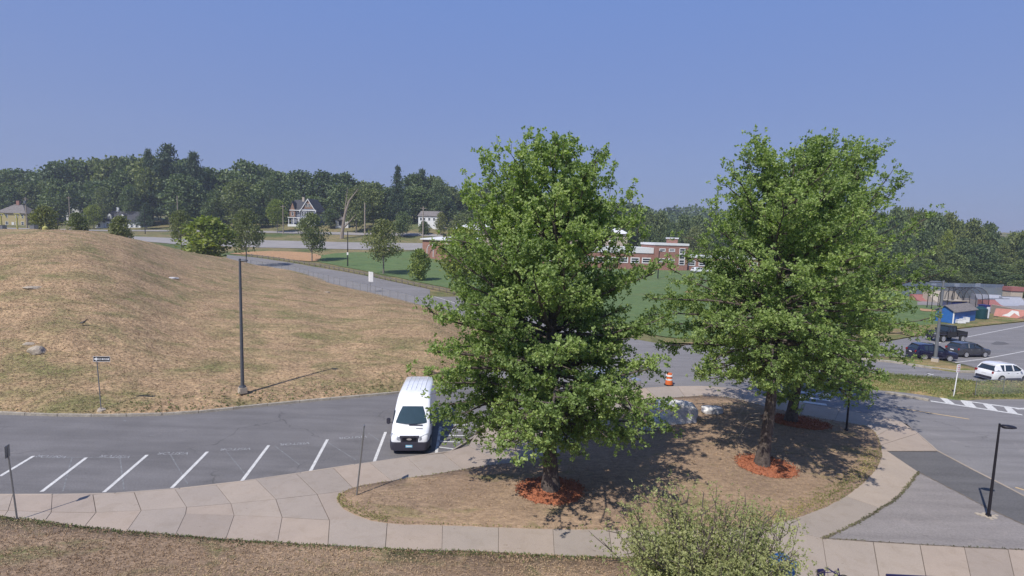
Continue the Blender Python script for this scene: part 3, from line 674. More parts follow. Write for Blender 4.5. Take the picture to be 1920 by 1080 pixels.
def big_tree(name, base, height, env, nprim, rg, label, crown0, lean=(0, 0), trunk_r=.36, leafn=9, leafl=.145, leafw=.08, sec=9, tufts=13, mat='leaf_oak', droop=1.0, group=None, bias=None, multi=False, dead=0):
    root = empty(name, base, label=label, cat='tree', group=group)
    def axis(z): f = z / height; return np.array([lean[0] * f ** 1.3 + .12 * math.sin(f * 9 + base[0]), lean[1] * f ** 1.3 + .1 * math.cos(f * 8), z])
    def trunk_rad(z): return max(.03, trunk_r * (1 - (z / height)) ** .8)
    # trunk
    tz = np.linspace(0, height * .93, 22); mb = MB(); rad = [trunk_rad(z) * (1 + .5 * math.exp(-z * 3)) for z in tz]
    mb.tube([axis(z) - (np.array([0, 0, .15]) if z == 0 else 0) for z in tz], rad, 14)
    br = MB(); pts = []; tones = []; dd = MB()
    for i in range(nprim):
        f = (i + rg.uniform(0, 1)) / nprim                       # by crown height
        ze = crown0 + (height - crown0) * (f ** 1.12)
        az = i * 2.39996 + rg.normal() * .35
        full = rg.random()
        R = env(ze) * (rg.uniform(.82, 1.08) if full < .62 else rg.uniform(.45, .8))
        if bias is not None: R *= bias(az, ze)
        h = (ze - crown0) / (height - crown0)
        el = -.28 * droop + h * 1.35 + rg.normal() * .08           # lower limbs droop, upper ones rise
        if h > .93: R *= .8
        z0 = ze - R * math.tan(min(el, 1.15)) * .8; z0 = min(max(z0, crown0 * .75 + .4), height * .9)
        if multi: z0 = max(.4, ze * .35)
        A_ = axis(z0); E_ = axis(min(ze, height)) * [1, 1, 0] + [R * math.cos(az), R * math.sin(az), ze]
        mid = (A_ + E_) / 2 + [0, 0, (.10 if el < .2 else -.06) * R] + rg.normal(size=3) * .12 * R * .5
        n = 7; tt = np.linspace(0, 1, n)[:, None]; C = (1 - tt) ** 2 * A_ + 2 * tt * (1 - tt) * mid + tt ** 2 * E_
        C[1:-1] += rg.normal(size=(n - 2, 3)) * .06
        L = np.linalg.norm(E_ - A_); r0_ = max(.018, min(trunk_rad(z0) * .5, .018 * L + .015))
        br.tube([c for c in C], [r0_ * (1 - .82 * k / (n - 1)) for k in range(n)], 6, cap=False)
        ptone = rg.uniform(.15, .85)
        if rg.random() < dead: continue
        for j in range(sec):
            t = .24 + .76 * ((j + rg.uniform(0, 1)) / sec); q = t * (n - 1); k = min(int(q), n - 2); p0 = C[k] + (C[k + 1] - C[k]) * (q - k)
            dr = (C[k + 1] - C[k]); dr /= np.linalg.norm(dr); ang = rg.choice([-1, 1]) * rg.uniform(.45, 1.25) * (1 if t < .9 else .4)
            ca, sa = math.cos(ang), math.sin(ang); d2 = np.array([dr[0] * ca - dr[1] * sa, dr[0] * sa + dr[1] * ca, dr[2] + rg.normal() * .3 + .12]); d2 /= np.linalg.norm(d2)
            L2 = min(1.9, max(.45, L * .42 * (1.15 - t * .75))) * rg.uniform(.7, 1.2)
            p1 = p0 + d2 * L2 + [0, 0, -.05 * L2]; pm = (p0 + p1) / 2 + rg.normal(size=3) * .07
            br.tube([p0, pm, p1], [r0_ * .3 + .004, .012, .005], 4, cap=False)
            m = max(3, int(tufts * 1.3 * L2 / 1.0 * rg.uniform(.6, 1.3))); s_ = rg.uniform(.15, 1.05, m)[:, None] ** .8
            q_ = p0 + (p1 - p0) * s_ + rg.normal(size=(m, 3)) * [.15, .15, .10] * (.5 + s_)
            pts.append(q_); tones.append(np.clip(ptone + rg.normal(size=m) * .2, 0, 1))
    # sprigs that break the outline at the top
    for i in range(int(nprim * .35)):
        az = rg.uniform(0, 6.283); z = height * rg.uniform(.72, .99); R = env(z) * rg.uniform(.3, .95); p0 = axis(z) * [1, 1, 0] + [R * math.cos(az), R * math.sin(az), z - .5]
        p1 = p0 + [.15 * math.cos(az), .15 * math.sin(az), rg.uniform(.6, 1.25)]; br.tube([p0, p1], [.014, .004], 4, cap=False)
        m = 12; s_ = rg.uniform(0, 1, (m, 1)); pts.append(p0 + (p1 - p0) * s_ + rg.normal(size=(m, 3)) * .1); tones.append(rg.uniform(.2, .9, m))
    P = np.concatenate(pts); tn = np.concatenate(tones)
    P = P[P[:, 2] > .35]; tn = tn[:len(P)]
    mb.build('trunk', 'bark', root, smooth=True); br.build('branches', 'bark', root, smooth=True)
    V, F, t = leaf_fan(P, rg, leafn, leafl, leafw, tone=tn)
    link('crown', npmesh('crown', V, F, t), mat, root); return root
def envf(tab):
    zs, rs = zip(*tab); return lambda z: float(np.interp(z, zs, rs))
# front oak
b1 = G(1028, 913, .45); b1.z = isl_z(b1.x, b1.y)
big_tree('oak_tree', b1, 14.9, envf([(0, 1.4), (1.6, 3.3), (2.8, 5.0), (5.2, 5.75), (7.5, 5.5), (9.5, 4.9), (11.2, 4.3), (12.8, 3.9), (14.1, 3.0), (14.9, 1.5)]), 150, np.random.default_rng(11),
         'large round green pin oak nearest the white van, one bare trunk in red mulch', 2.0, trunk_r=.33, lean=(-.25, 0), sec=9, tufts=12, bias=lambda a, z: (.6 if (z < 3.8 and math.sin(a) < -.35) else 1) * ((.95 if z < 7.5 else .98) if math.cos(a) < 0 else (.88 if z < 6 else .86)))
b2 = G(1430, 871, .45); b2.z = isl_z(b2.x, b2.y)
big_tree('oak_tree', b2, 15.8, envf([(0, 0), (4.2, 3.4), (6.2, 4.7), (9, 4.6), (11, 4.1), (13, 3.6), (15, 2.9), (16, 1.9), (16.5, .8)]), 104, np.random.default_rng(23),
         'tall pin oak with a long bare trunk standing in the second mulch ring', 4.2, trunk_r=.29, sec=9, tufts=11, lean=(.3, 0), dead=.03, bias=lambda a, z: 1.18 if (math.cos(a) < -.6 and 5.5 < z < 10.5) else 1)
b3 = G(1488, 786, .5); b3.z = isl_z(b3.x, b3.y)
big_tree('oak_tree', b3, 16.9, envf([(0, 3.0), (1.6, 4.4), (3, 5.2), (5, 5.9), (8, 6.6), (11, 5.7), (13, 4.9), (15, 3.8), (16.4, 2.6), (17.1, 1.6), (17.5, .5)]), 112, np.random.default_rng(37),
         'broad pin oak behind the long bare trunk, its crown spreading towards the car park', 2.0, trunk_r=.30, sec=9, tufts=11, lean=(.9, 0), dead=.04, bias=lambda a, z: .84 if (math.cos(a) > .3 and z < 7.5) else 1)
# dead twigs hanging on the second trunk
mb = MB()
for k in range(9):
    z = rng.uniform(2.2, 4.8); a = rng.uniform(2.0, 4.6); p0 = Vector((.3 * math.cos(a), .3 * math.sin(a), z)); L = rng.uniform(.5, 1.3)
    mb.tube([p0, p0 + Vector((math.cos(a) * L * .6, math.sin(a) * L * .6, -.1)), p0 + Vector((math.cos(a) * L, math.sin(a) * L, -.75 * L))], [.012, .008, .003], 4)
mb.build('dead_twigs', 'dead', [o for o in col.objects if o.name == 'oak_tree.001'][0])
# foreground bush
gb = G(1322, 1205, .15)
bz = Vector((W(1322, 1100, 13.2).x, 13.2, .15))
big_tree('bush', bz, 4.0, envf([(0, .8), (1.3, 2.0), (2.4, 2.65), (3.2, 2.6), (3.8, 1.9), (4.1, 1.0)]), 140, np.random.default_rng(51),
         'sparse pale green bush with fine leaves in front of the lower pavement', 1.2, trunk_r=.09, leafn=6, leafl=.075, leafw=.036, sec=8, tufts=14, mat='leaf_bush', multi=True, droop=.4)['category'] = 'bush'

# red mulch rings
def mulch(c, rx, ry, label):
    pts = [Vector((c.x + rx * math.cos(t) * rnd.uniform(.93, 1.05), c.y + ry * math.sin(t) * rnd.uniform(.93, 1.05), 0)) for t in np.linspace(0, 6.283, 41)[:-1]]
    bm = bmesh.new(); ctr = bm.verts.new((c.x, c.y, isl_z(c.x, c.y) + .10)); rings = []
    for f in (.25, .5, .75, .93, 1.0):
        ring = []
        for p in pts:
            x, y = c.x + (p.x - c.x) * f, c.y + (p.y - c.y) * f; ring.append(bm.verts.new((x, y, isl_z(x, y) + (.03 + .07 * (1 - f) + rnd.uniform(0, .02) if f < 1 else -.02))))
        rings.append(ring)
    n = len(pts)
    for i in range(n): bm.faces.new((ctr, rings[0][i], rings[0][(i + 1) % n]))
    for a, b in zip(rings, rings[1:]):
        for i in range(n): bm.faces.new((a[i], b[i], b[(i + 1) % n], a[(i + 1) % n]))
    me = bpy.data.meshes.new('mulch_ring'); bm.to_mesh(me); bm.free(); o = link('mulch_ring', me, 'mulch')
    # chips
    N = int(900 * rx * ry); r = np.sqrt(rng.uniform(0, 1.15, N)); t = rng.uniform(0, 6.283, N); X = c.x + rx * r * np.cos(t); Y = c.y + ry * r * np.sin(t)
    Z = np.array([isl_z(x, y) for x, y in zip(X, Y)]) + .03 + .07 * (1 - np.clip(r, 0, 1)); P = np.stack([X, Y, Z], 1)
    V, F, tn = leaf_fan(P, rng, 1, .10, .05, up=.6)
    ch = link('wood_chips', npmesh('wood_chips', V, F, tn), 'mulch', o); ch['kind'] = 'stuff'
    tag(o, label=label, kind='structure')
mulch(b1 + Vector((.1, .05, 0)), 1.45, 1.2, 'ring of red mulch round the front oak')
mulch(b2 + Vector((.2, 0, 0)), 1.45, 1.1, 'ring of red mulch round the long bare trunk')
mulch(b3 + Vector((.3, .2, 0)), 1.9, 1.5, 'shaded ring of red mulch under the rear oak')

# grass tufts
def tufts(name, P, size, blades, mat, label, green=.2, wid=.35, up=1.1):
    n = len(P); tn = np.clip(np.array([mnoise.noise(Vector((p[0] * .22, p[1] * .3, 3.7))) for p in P]) * 1.5 + .36 + rng.normal(size=n) * .2, 0, 1)
    V, F, t = leaf_fan(np.asarray(P), rng, blades, size, size * wid, spread=0, up=up, tone=tn)
    return tag(link(name, npmesh(name, V, F, t), mat), label=label, kind='stuff')
# mound: in its own u,t grid
N = 80000; tt_ = np.clip(rng.beta(1.0, 1.5, N), 0, .999); uu_ = rng.uniform(0, .9999, N)
fi = tt_ * 63; ui = uu_ * (len(us) - 2); i0 = fi.astype(int); j0 = ui.astype(int); a = (fi - i0)[:, None]; b = (ui - j0)[:, None]
Pm = HG[i0, j0] * (1 - a) * (1 - b) + HG[i0 + 1, j0] * a * (1 - b) + HG[i0, j0 + 1] * (1 - a) * b + HG[i0 + 1, j0 + 1] * a * b
Pm = Pm[Pm[:, 0] > -62]
tufts('dry_grass', Pm, .10, 5, 'tuft_dry', 'tufts of dry grass on the mound', wid=.2, up=.7)
# green fringe along the kerb
Kp = resample(Kg, .16); Pf = [(p.x + rng.normal() * .1, p.y + .12 + abs(rng.normal()) * 1.1, .16) for p in Kp for _ in range(3)]
Pf = [(x, y, .14 + (y - .2 - float(np.interp(x, [q.x for q in Kg], [q.y for q in Kg]))) * .25 + .03) for x, y, z in Pf]
tufts('green_grass', Pf, .13, 4, 'tuft_green', 'green grass along the kerb of the mound', wid=.4)
def scatter(poly, n, zf):
    X = rng.uniform(min(p.x for p in poly), max(p.x for p in poly), n); Y = rng.uniform(min(p.y for p in poly), max(p.y for p in poly), n)
    k = inside(poly, X, Y); return [(x, y, zf(x, y)) for x, y in zip(X[k], Y[k])]
lw = [p for p in scatter([Vector(p) for p in lawn], 60000, lawn_z) if p[1] > 12.5]
tufts('dry_grass', lw, .065, 5, 'tuft_dry', 'tufts of dry grass on the front lawn', wid=.25)
tufts('dry_grass', scatter(isl, 16000, isl_z), .06, 3, 'tuft_dull', 'thin dry grass on the oak island', wid=.4, up=.6)
le = resample(smooth_line(gpts(LAWN, .15), 1), .05); tufts('green_grass', [(p.x + rng.normal() * .03, p.y - abs(rng.normal()) * .14, .17) for p in le for _ in range(2)], .08, 4, 'tuft_green', 'green grass edge of the front lawn')
ie = resample(isl + [isl[0]], .06); tufts('green_grass', [q for q in [(p.x + rng.normal() * .05, p.y + rng.normal() * .05, .16) for p in ie] + [(p.x - abs(rng.normal()) * .5 * (1 if p.x > 8 else 0), p.y + abs(rng.normal()) * .35, .19) for p in ie for _ in range(5) if (p.x > 10 and p.y < 28) or p.x < -4.5] if inside(isl, np.array([q[0]]), np.array([q[1]]))[0]], .06, 4, 'tuft_green', 'green grass edge of the oak island')
tufts('joint_weeds', WEEDS, .07, 4, 'tuft_weed', 'low weeds growing in the pavement cracks')
mp_ = [(x, y, .17) for x, y, z in scatter(med, 9000, lambda x, y: .2)]; tufts('green_grass', mp_, .13, 4, 'tuft_green', 'green grass on the median by the crossing')
# ------------------------------------------------------------------ woods and smaller trees
def crown_mesh(kind, seed, n=2600):
    rg = np.random.default_rng(seed); pts = []; tn = []
    if kind in ('broad', 'young', 'round', 'shrub', 'airy'):
        z0 = {'broad': .18, 'young': .26, 'round': .16, 'shrub': .02, 'airy': .3}[kind]
        lob = {'broad': 20, 'young': 16, 'round': 18, 'shrub': 16, 'airy': 12}[kind]
        for k in range(lob):
            z = z0 + (1 - z0) * (k + .5) / lob; f = (z - z0) / (1 - z0)
            R = .5 * math.sin(math.pi * min(1, (.12 + .86 * f)) ** (.85 if kind != 'young' else .8)) ** .6
            lr = rg.uniform(.11, .20) * (1.15 if kind in ('round', 'shrub') else 1) * (.8 if f > .85 else 1)
            for j in range(3 if .1 < f < .85 else 2):
                a = rg.uniform(0, 6.283); q = rg.uniform(.35, 1.0) if j else rg.uniform(.7, 1)
                c = np.array([max(0, R - lr) * q * math.cos(a), max(0, R - lr) * q * math.sin(a), min(z, 1 - lr * .7)])
                m = n // (lob * 3) + 4; d = rg.normal(size=(m, 3)); d[:, 2] = d[:, 2] * .8 + .25; d /= np.linalg.norm(d, axis=1, keepdims=True)
                pts.append(c + d * lr * rg.uniform(.55, 1.12, (m, 1)) * [1, 1, .85]); tn.append(np.clip(rg.uniform(.05, .85) + rg.normal(size=m) * .12, 0, 1))
        le, up = {'broad': (.052, .3), 'young': (.042, .3), 'round': (.05, .3), 'shrub': (.07, .4), 'airy': (.045, .3)}[kind]; wd = le * .8
    else:
        nl = 22 if kind == 'pine' else 30; z0 = .12
        for k in range(nl):
            f = k / (nl - 1); z = z0 + (.97 - z0) * f; R = .5 * ((1 - f) ** (.75 if kind == 'pine' else .95) + .04) * (rg.uniform(.75, 1.1) if kind == 'pine' else rg.uniform(.85, 1.05))
            nb = 6 if kind == 'pine' else 8
            for j in range(nb):
                a = rg.uniform(0, 6.283); L = R * rg.uniform(.7, 1.1); m = max(5, int(n / nl / nb * (.6 + 1.2 * (1 - f)))); s_ = rg.uniform(.15, 1, (m, 1))
                dz = (.10 if kind == 'pine' else -.12) * L
                p = np.array([0, 0, z]) + s_ * [L * math.cos(a), L * math.sin(a), dz] + rg.normal(size=(m, 3)) * [.022, .022, .009] * (1 + s_)
                pts.append(p); tn.append(np.clip(rg.uniform(.2, .75) + rg.normal(size=m) * .12, 0, 1))
        pts.append(np.stack([rg.normal(size=30) * .006, rg.normal(size=30) * .006, rg.uniform(.92, 1, 30)], 1)); tn.append(np.full(30, .4))
        le, wd, up = .05, .022, .25
    P = np.concatenate(pts); t = np.concatenate(tn); V, F, tt = leaf_fan(P, rg, 1, le, wd, spread=0, up=up, tone=t)
    return npmesh('crown', V, F, tt)
def trunk_mesh(kind, seed):
    rg = random.Random(seed); mb = MB(); top = {'pine': .96, 'spruce': .97, 'shrub': .5}.get(kind, .72)
    r = {'shrub': .02, 'young': .016, 'broad': .02, 'airy': .02}.get(kind, .018)
    mb.tube([(0, 0, -.06), (0, 0, .1), (rg.uniform(-.01, .01), 0, .4), (0, rg.uniform(-.02, .02), top)], [r * 1.3, r, r * .7, .004], 7)
    if kind not in ('pine', 'spruce'):
        for k in range(7):
            a = rg.uniform(0, 6.28); z = rg.uniform(.16, .5) if kind != 'shrub' else .05; R = rg.uniform(.2, .36)
            mb.tube([(0, 0, z), (R * .5 * math.cos(a), R * .5 * math.sin(a), z + .12), (R * math.cos(a), R * math.sin(a), z + rg.uniform(.2, .36))], [r * .5, r * .3, .003], 5)
    bm = bpy.data.meshes.new('trunk'); bm.from_pydata(mb.v, [], mb.f); return bm
VAR = {}
for kind, n, seeds in (('broad', 3600, (1, 2, 3, 4, 5)), ('round', 3200, (6, 7)), ('young', 3600, (8, 9)), ('shrub', 2400, (10, 11)), ('pine', 4200, (12, 13)), ('spruce', 3600, (14,)), ('airy', 1900, (15, 16))):
    VAR[kind] = [(crown_mesh(kind, s_, n), trunk_mesh(kind, s_)) for s_ in seeds]
MATC = {}
def tree(u, y, vtop, wpx, kind, label, group=None, leaf='leaf_wood', bark='bark_grey', name=None, vbase=None, z=None, cat='tree', i=[0]):
    i[0] += 1; vs = VAR[kind]; cm, tm = vs[i[0] % len(vs)]
    def wm(me, mat):
        k = (me.name, mat)
        if k not in MATC:
            c = me.copy(); c.materials.clear(); c.materials.append(MT[mat]); MATC[k] = c
        return MATC[k]
    p = TG(u, y)
    if z is not None: p.z = z
    if vbase is not None: p = W(u, vbase, y)
    top = W(u, vtop, y).z; h = max(1.0, top - p.z); w = wpx / 1000 * y
    nm = name or {'pine': 'pine_tree', 'spruce': 'spruce_tree', 'shrub': 'shrub'}.get(kind, 'broadleaf_tree')
    r = empty(nm, p, rnd.uniform(0, 6.28), label=label, cat=('shrub' if kind == 'shrub' and cat == 'tree' else cat), group=group); r.scale = (w, w, h)
    link('crown', wm(cm, leaf), None, r); link('trunk', wm(tm, bark), None, r); return r

WG = 'trees of the wood behind the houses'; WL = 'dark broadleaf tree in the wood behind the far houses'
SKY_L = [(-80, 320), (0, 319), (30, 317), (60, 322), (100, 310), (130, 299), (160, 303), (200, 293), (245, 291), (280, 288), (320, 296), (360, 300), (400, 321), (440, 312), (480, 303), (520, 322), (550, 324), (600, 323), (640, 322), (680, 337), (720, 350), (745, 348), (780, 322), (810, 330), (845, 348), (880, 354), (920, 352), (1000, 360), (1120, 372), (1180, 385)]
u = -85
while u < 1190:
    v = _lin(SKY_L, u) + rnd.uniform(-2, 9); tree(u, rnd.uniform(262, 290), v, rnd.uniform(78, 118), 'broad', WL, WG); u += rnd.uniform(27, 40)
u = -80
while u < 1190:
    v = _lin(SKY_L, u) + rnd.uniform(24, 46); tree(u, rnd.uniform(246, 258), v, rnd.uniform(66, 96), rnd.choice(['broad', 'broad', 'round']), WL, WG); u += rnd.uniform(38, 54)
# trees that can be told apart
tree(318, 248, 272, 112, 'pine', 'tallest dark pine of the treeline, behind the white cape house', leaf='needle')
tree(366, 252, 286, 84, 'pine', 'dark pine with several tops just right of the tallest pine', leaf='needle')
tree(282, 256, 281, 52, 'pine', 'small pointed pine top just left of the tallest pine', leaf='needle')
tree(345, 236, 330, 96, 'broad', 'dark full broadleaf tree below the tallest pine')
tree(745, 236, 312, 62, 'spruce', 'dark pointed spruce rising over the treeline left of the white house', leaf='needle')
tree(790, 262, 318, 60, 'pine', 'pine with a flat ragged top behind the white house', leaf='needle')
tree(822, 252, 334, 52, 'airy', 'tall broadleaf with a pale bare double trunk by the white house')
tree(450, 226, 338, 92, 'round', 'rounded lighter green tree standing in front of the dark wood', leaf='leaf_young')
tree(512, 236, 330, 36, 'airy', 'thin half dead tree with a pale bare stem left of the blue house', bark='dead')
tree(640, 212, 372, 0.1, 'airy', 'bare leaning snag') if False else None
tree(668, 216, 352, 58, 'broad', 'green tree beside the leaning pale snag right of the blue house', leaf='leaf_young')
tree(520, 214, 375, 50, 'young', 'light green street tree before the blue gabled house', leaf='leaf_bright')
tree(620, 226, 392, 46, 'round', 'low dark tree just right of the blue gabled house')
tree(700, 228, 356, 70, 'broad', 'dark tree between the leaning snag and the spruce')
tree(755, 208, 398, 44, 'broad', 'dark tree on the bank in front of the spruce', leaf='leaf_wood')
tree(795, 214, 415, 28, 'shrub', 'dark shrub under the white house', z=None)
tree(826, 216, 398, 30, 'round', 'round bush like tree right of the white house', leaf='leaf_young')
tree(865, 214, 402, 60, 'shrub', 'low green scrub right of the white house', leaf='leaf_young')
tree(20, 240, 352, 60, 'broad', 'brownish tree above the yellow house')
tree(110, 238, 338, 70, 'broad', 'broad dark tree between the yellow house and the white houses')
tree(60, 244, 345, 56, 'broad', 'dark tree beside the transformer pole')
tree(176, 226, 385, 40, 'round', 'bright yellow green tree left of the white cape house', leaf='leaf_bright')
tree(193, 232, 352, 44, 'airy', 'thin olive tree rising left of the white cape house', leaf='leaf_young')
tree(275, 224, 380, 46, 'pine', 'green conifer at the right end of the white cape house', leaf='needle')
tree(246, 236, 348, 44, 'round', 'mid green tree behind the white cape house')
tree(402, 224, 372, 52, 'broad', 'dark tree between the big pines and the lighter round tree')
tree(490, 228, 390, 54, 'round', 'dark low tree left of the blue gabled house')
# young trees near the road
tree(86, 120, 387, 52, 'shrub', 'round green shrub behind the mound beside the yellow house', leaf='leaf_young', vbase=438, name='shrub')
tree(146, 108, 400, 42, 'shrub', 'bushy shrub peeping over the mound, second from the left', leaf='leaf_young', vbase=442)
tree(228, 112, 406, 46, 'shrub', 'grey green shrub on the back of the mound below the cape house', leaf='leaf_young', vbase=455)
tree(340, 132, 395, 54, 'young', 'slim young tree behind the bright round bush', leaf='leaf_young', vbase=466)
tree(390, 116, 408, 112, 'shrub', 'big bright yellow green bush at the edge of the mound', leaf='leaf_bright', vbase=486)
tree(462, 134, 393, 68, 'young', 'young tree behind the tall lamp post on the mound', leaf='leaf_young', vbase=492)
tree(585, 150, 400, 70, 'young', 'young tree by the clay infield along the guard rail', leaf='leaf_young', vbase=490)
tree(719, 128, 413, 86, 'young', 'widest young tree on the field side of the guard rail', leaf='leaf_young', vbase=510)
tree(786, 118, 468, 50, 'shrub', 'small bright shrub beside the guard rail near the first oak', leaf='leaf_bright', vbase=523, name='shrub')
tree(870, 96, 425, 120, 'round', 'leafy light green tree between the red building and the front oak', leaf='leaf_bright', vbase=545)
# behind the school and the far hill
SG = 'trees behind the school'; SL_ = 'green tree behind the flat roofed brick school'
SKY_S = [(1150, 395), (1230, 395), (1260, 410), (1290, 398), (1330, 405), (1400, 410), (1500, 405), (1640, 400), (1700, 410)]
u = 1160
while u < 1700:
    tree(u, rnd.uniform(215, 235), _lin(SKY_S, u) + rnd.uniform(0, 12), rnd.uniform(44, 62), 'broad', SL_, SG); u += rnd.uniform(20, 28)
for (u, v) in ((1215, 425), (1255, 428), (1300, 425), (1345, 420), (1395, 425)):
    tree(u, 205, v + rnd.uniform(-4, 4), 46, 'round', SL_, SG, leaf='leaf_wood' if u != 1300 else 'leaf_young')
# hazy wooded hill far off: one mass
pts = []; tn = []
for y0, k0 in ((420, 0), (480, 8), (540, 14), (600, 17)):
    u = 700
    while u < 1690:
        p = TG(u, y0 + rnd.uniform(-20, 20)); h = rnd.uniform(13, 21); r = h * .42; m = 150
        d = rng.normal(size=(m, 3)); d /= np.linalg.norm(d, axis=1, keepdims=True); d[:, 2] = d[:, 2] * .9
        pts.append(np.array([p.x, p.y, p.z + h * .55]) + d * [r, r, h * .48] * rng.uniform(.75, 1.05, (m, 1))); tn.append(np.clip(rng.uniform(.1, .8) + rng.normal(size=m) * .1, 0, 1)); u += 10500 / y0 * rnd.uniform(.8, 1.2)
P = np.concatenate(pts); V, F, t = leaf_fan(P, rng, 1, 3.4, 2.8, spread=0, tone=np.concatenate(tn))
tag(link('distant_woods', npmesh('distant_woods', V, F, t), 'leaf_wood'), label='hazy wooded hill on the horizon between the oaks', kind='stuff')
# right hand wood
RG = 'trees of the wood behind the ball courts'; RL = 'dense dark green tree of the wood behind the ball courts'
SKY_R = [(1600, 400), (1640, 398), (1680, 384), (1700, 392), (1717, 394), (1766, 400), (1794, 411), (1809, 410), (1837, 414), (1859, 426), (1872, 446), (1898, 430), (1920, 432), (2000, 432), (2120, 430)]
u = 1620
while u < 2110:
    tree(u, rnd.uniform(172, 184), _lin(SKY_R, u) + rnd.uniform(0, 6), rnd.uniform(54, 74), 'broad', RL, RG); u += rnd.uniform(20, 28)
for y0, dv in ((162, 40), (152, 72), (142, 100)):
    u = 1620 + rnd.uniform(0, 20)
    while u < 2110:
        tree(u, y0 + rnd.uniform(-4, 4), _lin(SKY_R, u) + dv + rnd.uniform(-10, 10) - (20 if u > 1870 else 0), rnd.uniform(48, 70), rnd.choice(['broad', 'broad', 'round', 'pine']), RL, RG, leaf='leaf_wood'); u += rnd.uniform(30, 42)
tree(1908, 122, 527, 46, 'round', 'rounded lighter green tree at the right end of the tall court fence', leaf='leaf_young', vbase=563)
tree(1768, 158, 432, 34, 'airy', 'pale leaved tree standing out in the wood above the ball courts', leaf='leaf_bright')

# leaning snag by the road
p = TG(642, 203); p = W(640, 446, 203); s_ = .203
root = empty('bare_snag', p, label='leaning pale snag with a dark forked base beside the pale road', cat='dead tree')
mb = MB().tube([(0, 0, -1), (.6, 0, 4), (1.4, 0, 9), (3, 0, 14), (6.4, 0, 18.5)], [.8, .6, .45, .3, .1], 8).tube([(.5, 0, 3.5), (3, 0, 6), (5.5, 0, 9)], [.4, .25, .08], 6); mb.build('trunk', 'dead', root, smooth=True)
MB().tube([(1.2, 0, 8), (1.6, .3, 13), (2.4, 0, 19)], [.25, .18, .05], 6).tube([(2.5, 0, 12.5), (1.8, 0, 16)], [.15, .04], 5).build('limb', 'dead', root, smooth=True)

# ------------------------------------------------------------------ houses and buildings
def windowat(root, x, y, z, w, h, nrm='front', fr='sign_white', mull=1):
    """window standing 4 cm proud on a wall; front faces -y, side faces -x or +x"""
    rot = {'front': 0, 'left': -math.pi / 2, 'right': math.pi / 2}[nrm]
    mb = MB(); t = .12 * max(.7, w / 1.2)
    mb.box((-w / 2, -.08, 0), (-w / 2 + t, 0, h)).box((w / 2 - t, -.08, 0), (w / 2, 0, h)).box((-w / 2 + t, -.08, 0), (w / 2 - t, 0, t)).box((-w / 2 + t, -.08, h - t), (w / 2 - t, 0, h)).box((-w / 2 + t, -.07, h * .5 - t * .3), (w / 2 - t, 0, h * .5 + t * .3))
    o = mb.build('window', fr, root); o.location = (x, y, z); o.rotation_euler.z = rot
    MB().box((-w / 2 + t, -.03, t), (w / 2 - t, -.005, h - t)).build('pane', 'glass', o); return o
def gable(mb, x0, x1, y0, y1, z0, h, axis='x', over=.35, th=.18):
    """gable roof slabs; ridge runs along axis"""
    if axis == 'x':
        ym = (y0 + y1) / 2; sl = h / (ym - y0)
        for ya, yb in ((y0 - over, ym), (y1 + over, ym)):
            za = z0 - over * sl; mb.add([(x0 - over, ya, za), (x1 + over, ya, za), (x1 + over, yb, z0 + h), (x0 - over, yb, z0 + h), (x0 - over, ya, za + th), (x1 + over, ya, za + th), (x1 + over, yb, z0 + h + th), (x0 - over, yb, z0 + h + th)], [(0, 1, 2, 3), (4, 7, 6, 5), (0, 4, 5, 1), (1, 5, 6, 2), (3, 2, 6, 7), (0, 3, 7, 4)])
    else:
        xm = (x0 + x1) / 2; sl = h / (xm - x0)
        for xa, xb in ((x0 - over, xm), (x1 + over, xm)):
            za = z0 - over * sl; mb.add([(xa, y0 - over, za), (xa, y1 + over, za), (xb, y1 + over, z0 + h), (xb, y0 - over, z0 + h), (xa, y0 - over, za + th), (xa, y1 + over, za + th), (xb, y1 + over, z0 + h + th), (xb, y0 - over, z0 + h + th)], [(0, 1, 2, 3), (4, 7, 6, 5), (0, 4, 5, 1), (1, 5, 6, 2), (3, 2, 6, 7), (0, 3, 7, 4)])
    return mb
def gwall(mb, x0, x1, y0, y1, z0, z1, h, axis='x'):
    mb.box((x0, y0, z0), (x1, y1, z1))
    if axis == 'x': mb.add([(x0, y0, z1), (x0, y1, z1), (x0, (y0 + y1) / 2, z1 + h), (x1, y0, z1), (x1, y1, z1), (x1, (y0 + y1) / 2, z1 + h)], [(0, 1, 2), (3, 5, 4), (0, 2, 5, 3), (1, 4, 5, 2)])
    else: mb.add([(x0, y0, z1), (x1, y0, z1), ((x0 + x1) / 2, y0, z1 + h), (x0, y1, z1), (x1, y1, z1), ((x0 + x1) / 2, y1, z1 + h)], [(0, 1, 2), (3, 5, 4), (0, 2, 5, 3), (1, 4, 5, 2)])
    return mb
# yellow house with hip roof
r = empty('yellow_house', W(22, 426, 232), .12, label='yellow house with a grey hip roof and brick chimney above the mound', cat='house')
MB().box((-5.6, 0, -3), (5.6, 9, 6.2)).build('wall', 'yellow_wall', r)
MB().add([(-6.2, -.6, 6.1), (6.2, -.6, 6.1), (6.2, 9.6, 6.1), (-6.2, 9.6, 6.1), (-1.6, 4.5, 10), (1.6, 4.5, 10)], [(0, 1, 5, 4), (1, 2, 5), (2, 3, 4, 5), (3, 0, 4), (0, 3, 2, 1)]).build('roof', 'shingle_grey', r)
MB().box((-.6, 4, 9), (.6, 5, 11.6)).build('chimney', 'brick', r)
for z in (1, 4):
    for x in (-4.2, -1.8, 2.2, 4.4): windowat(r, x, 0, z, 1.1, 1.5)
MB().box((.1, -.1, -.5), (1.1, 0, 2.2)).build('door', 'white_wall', r)
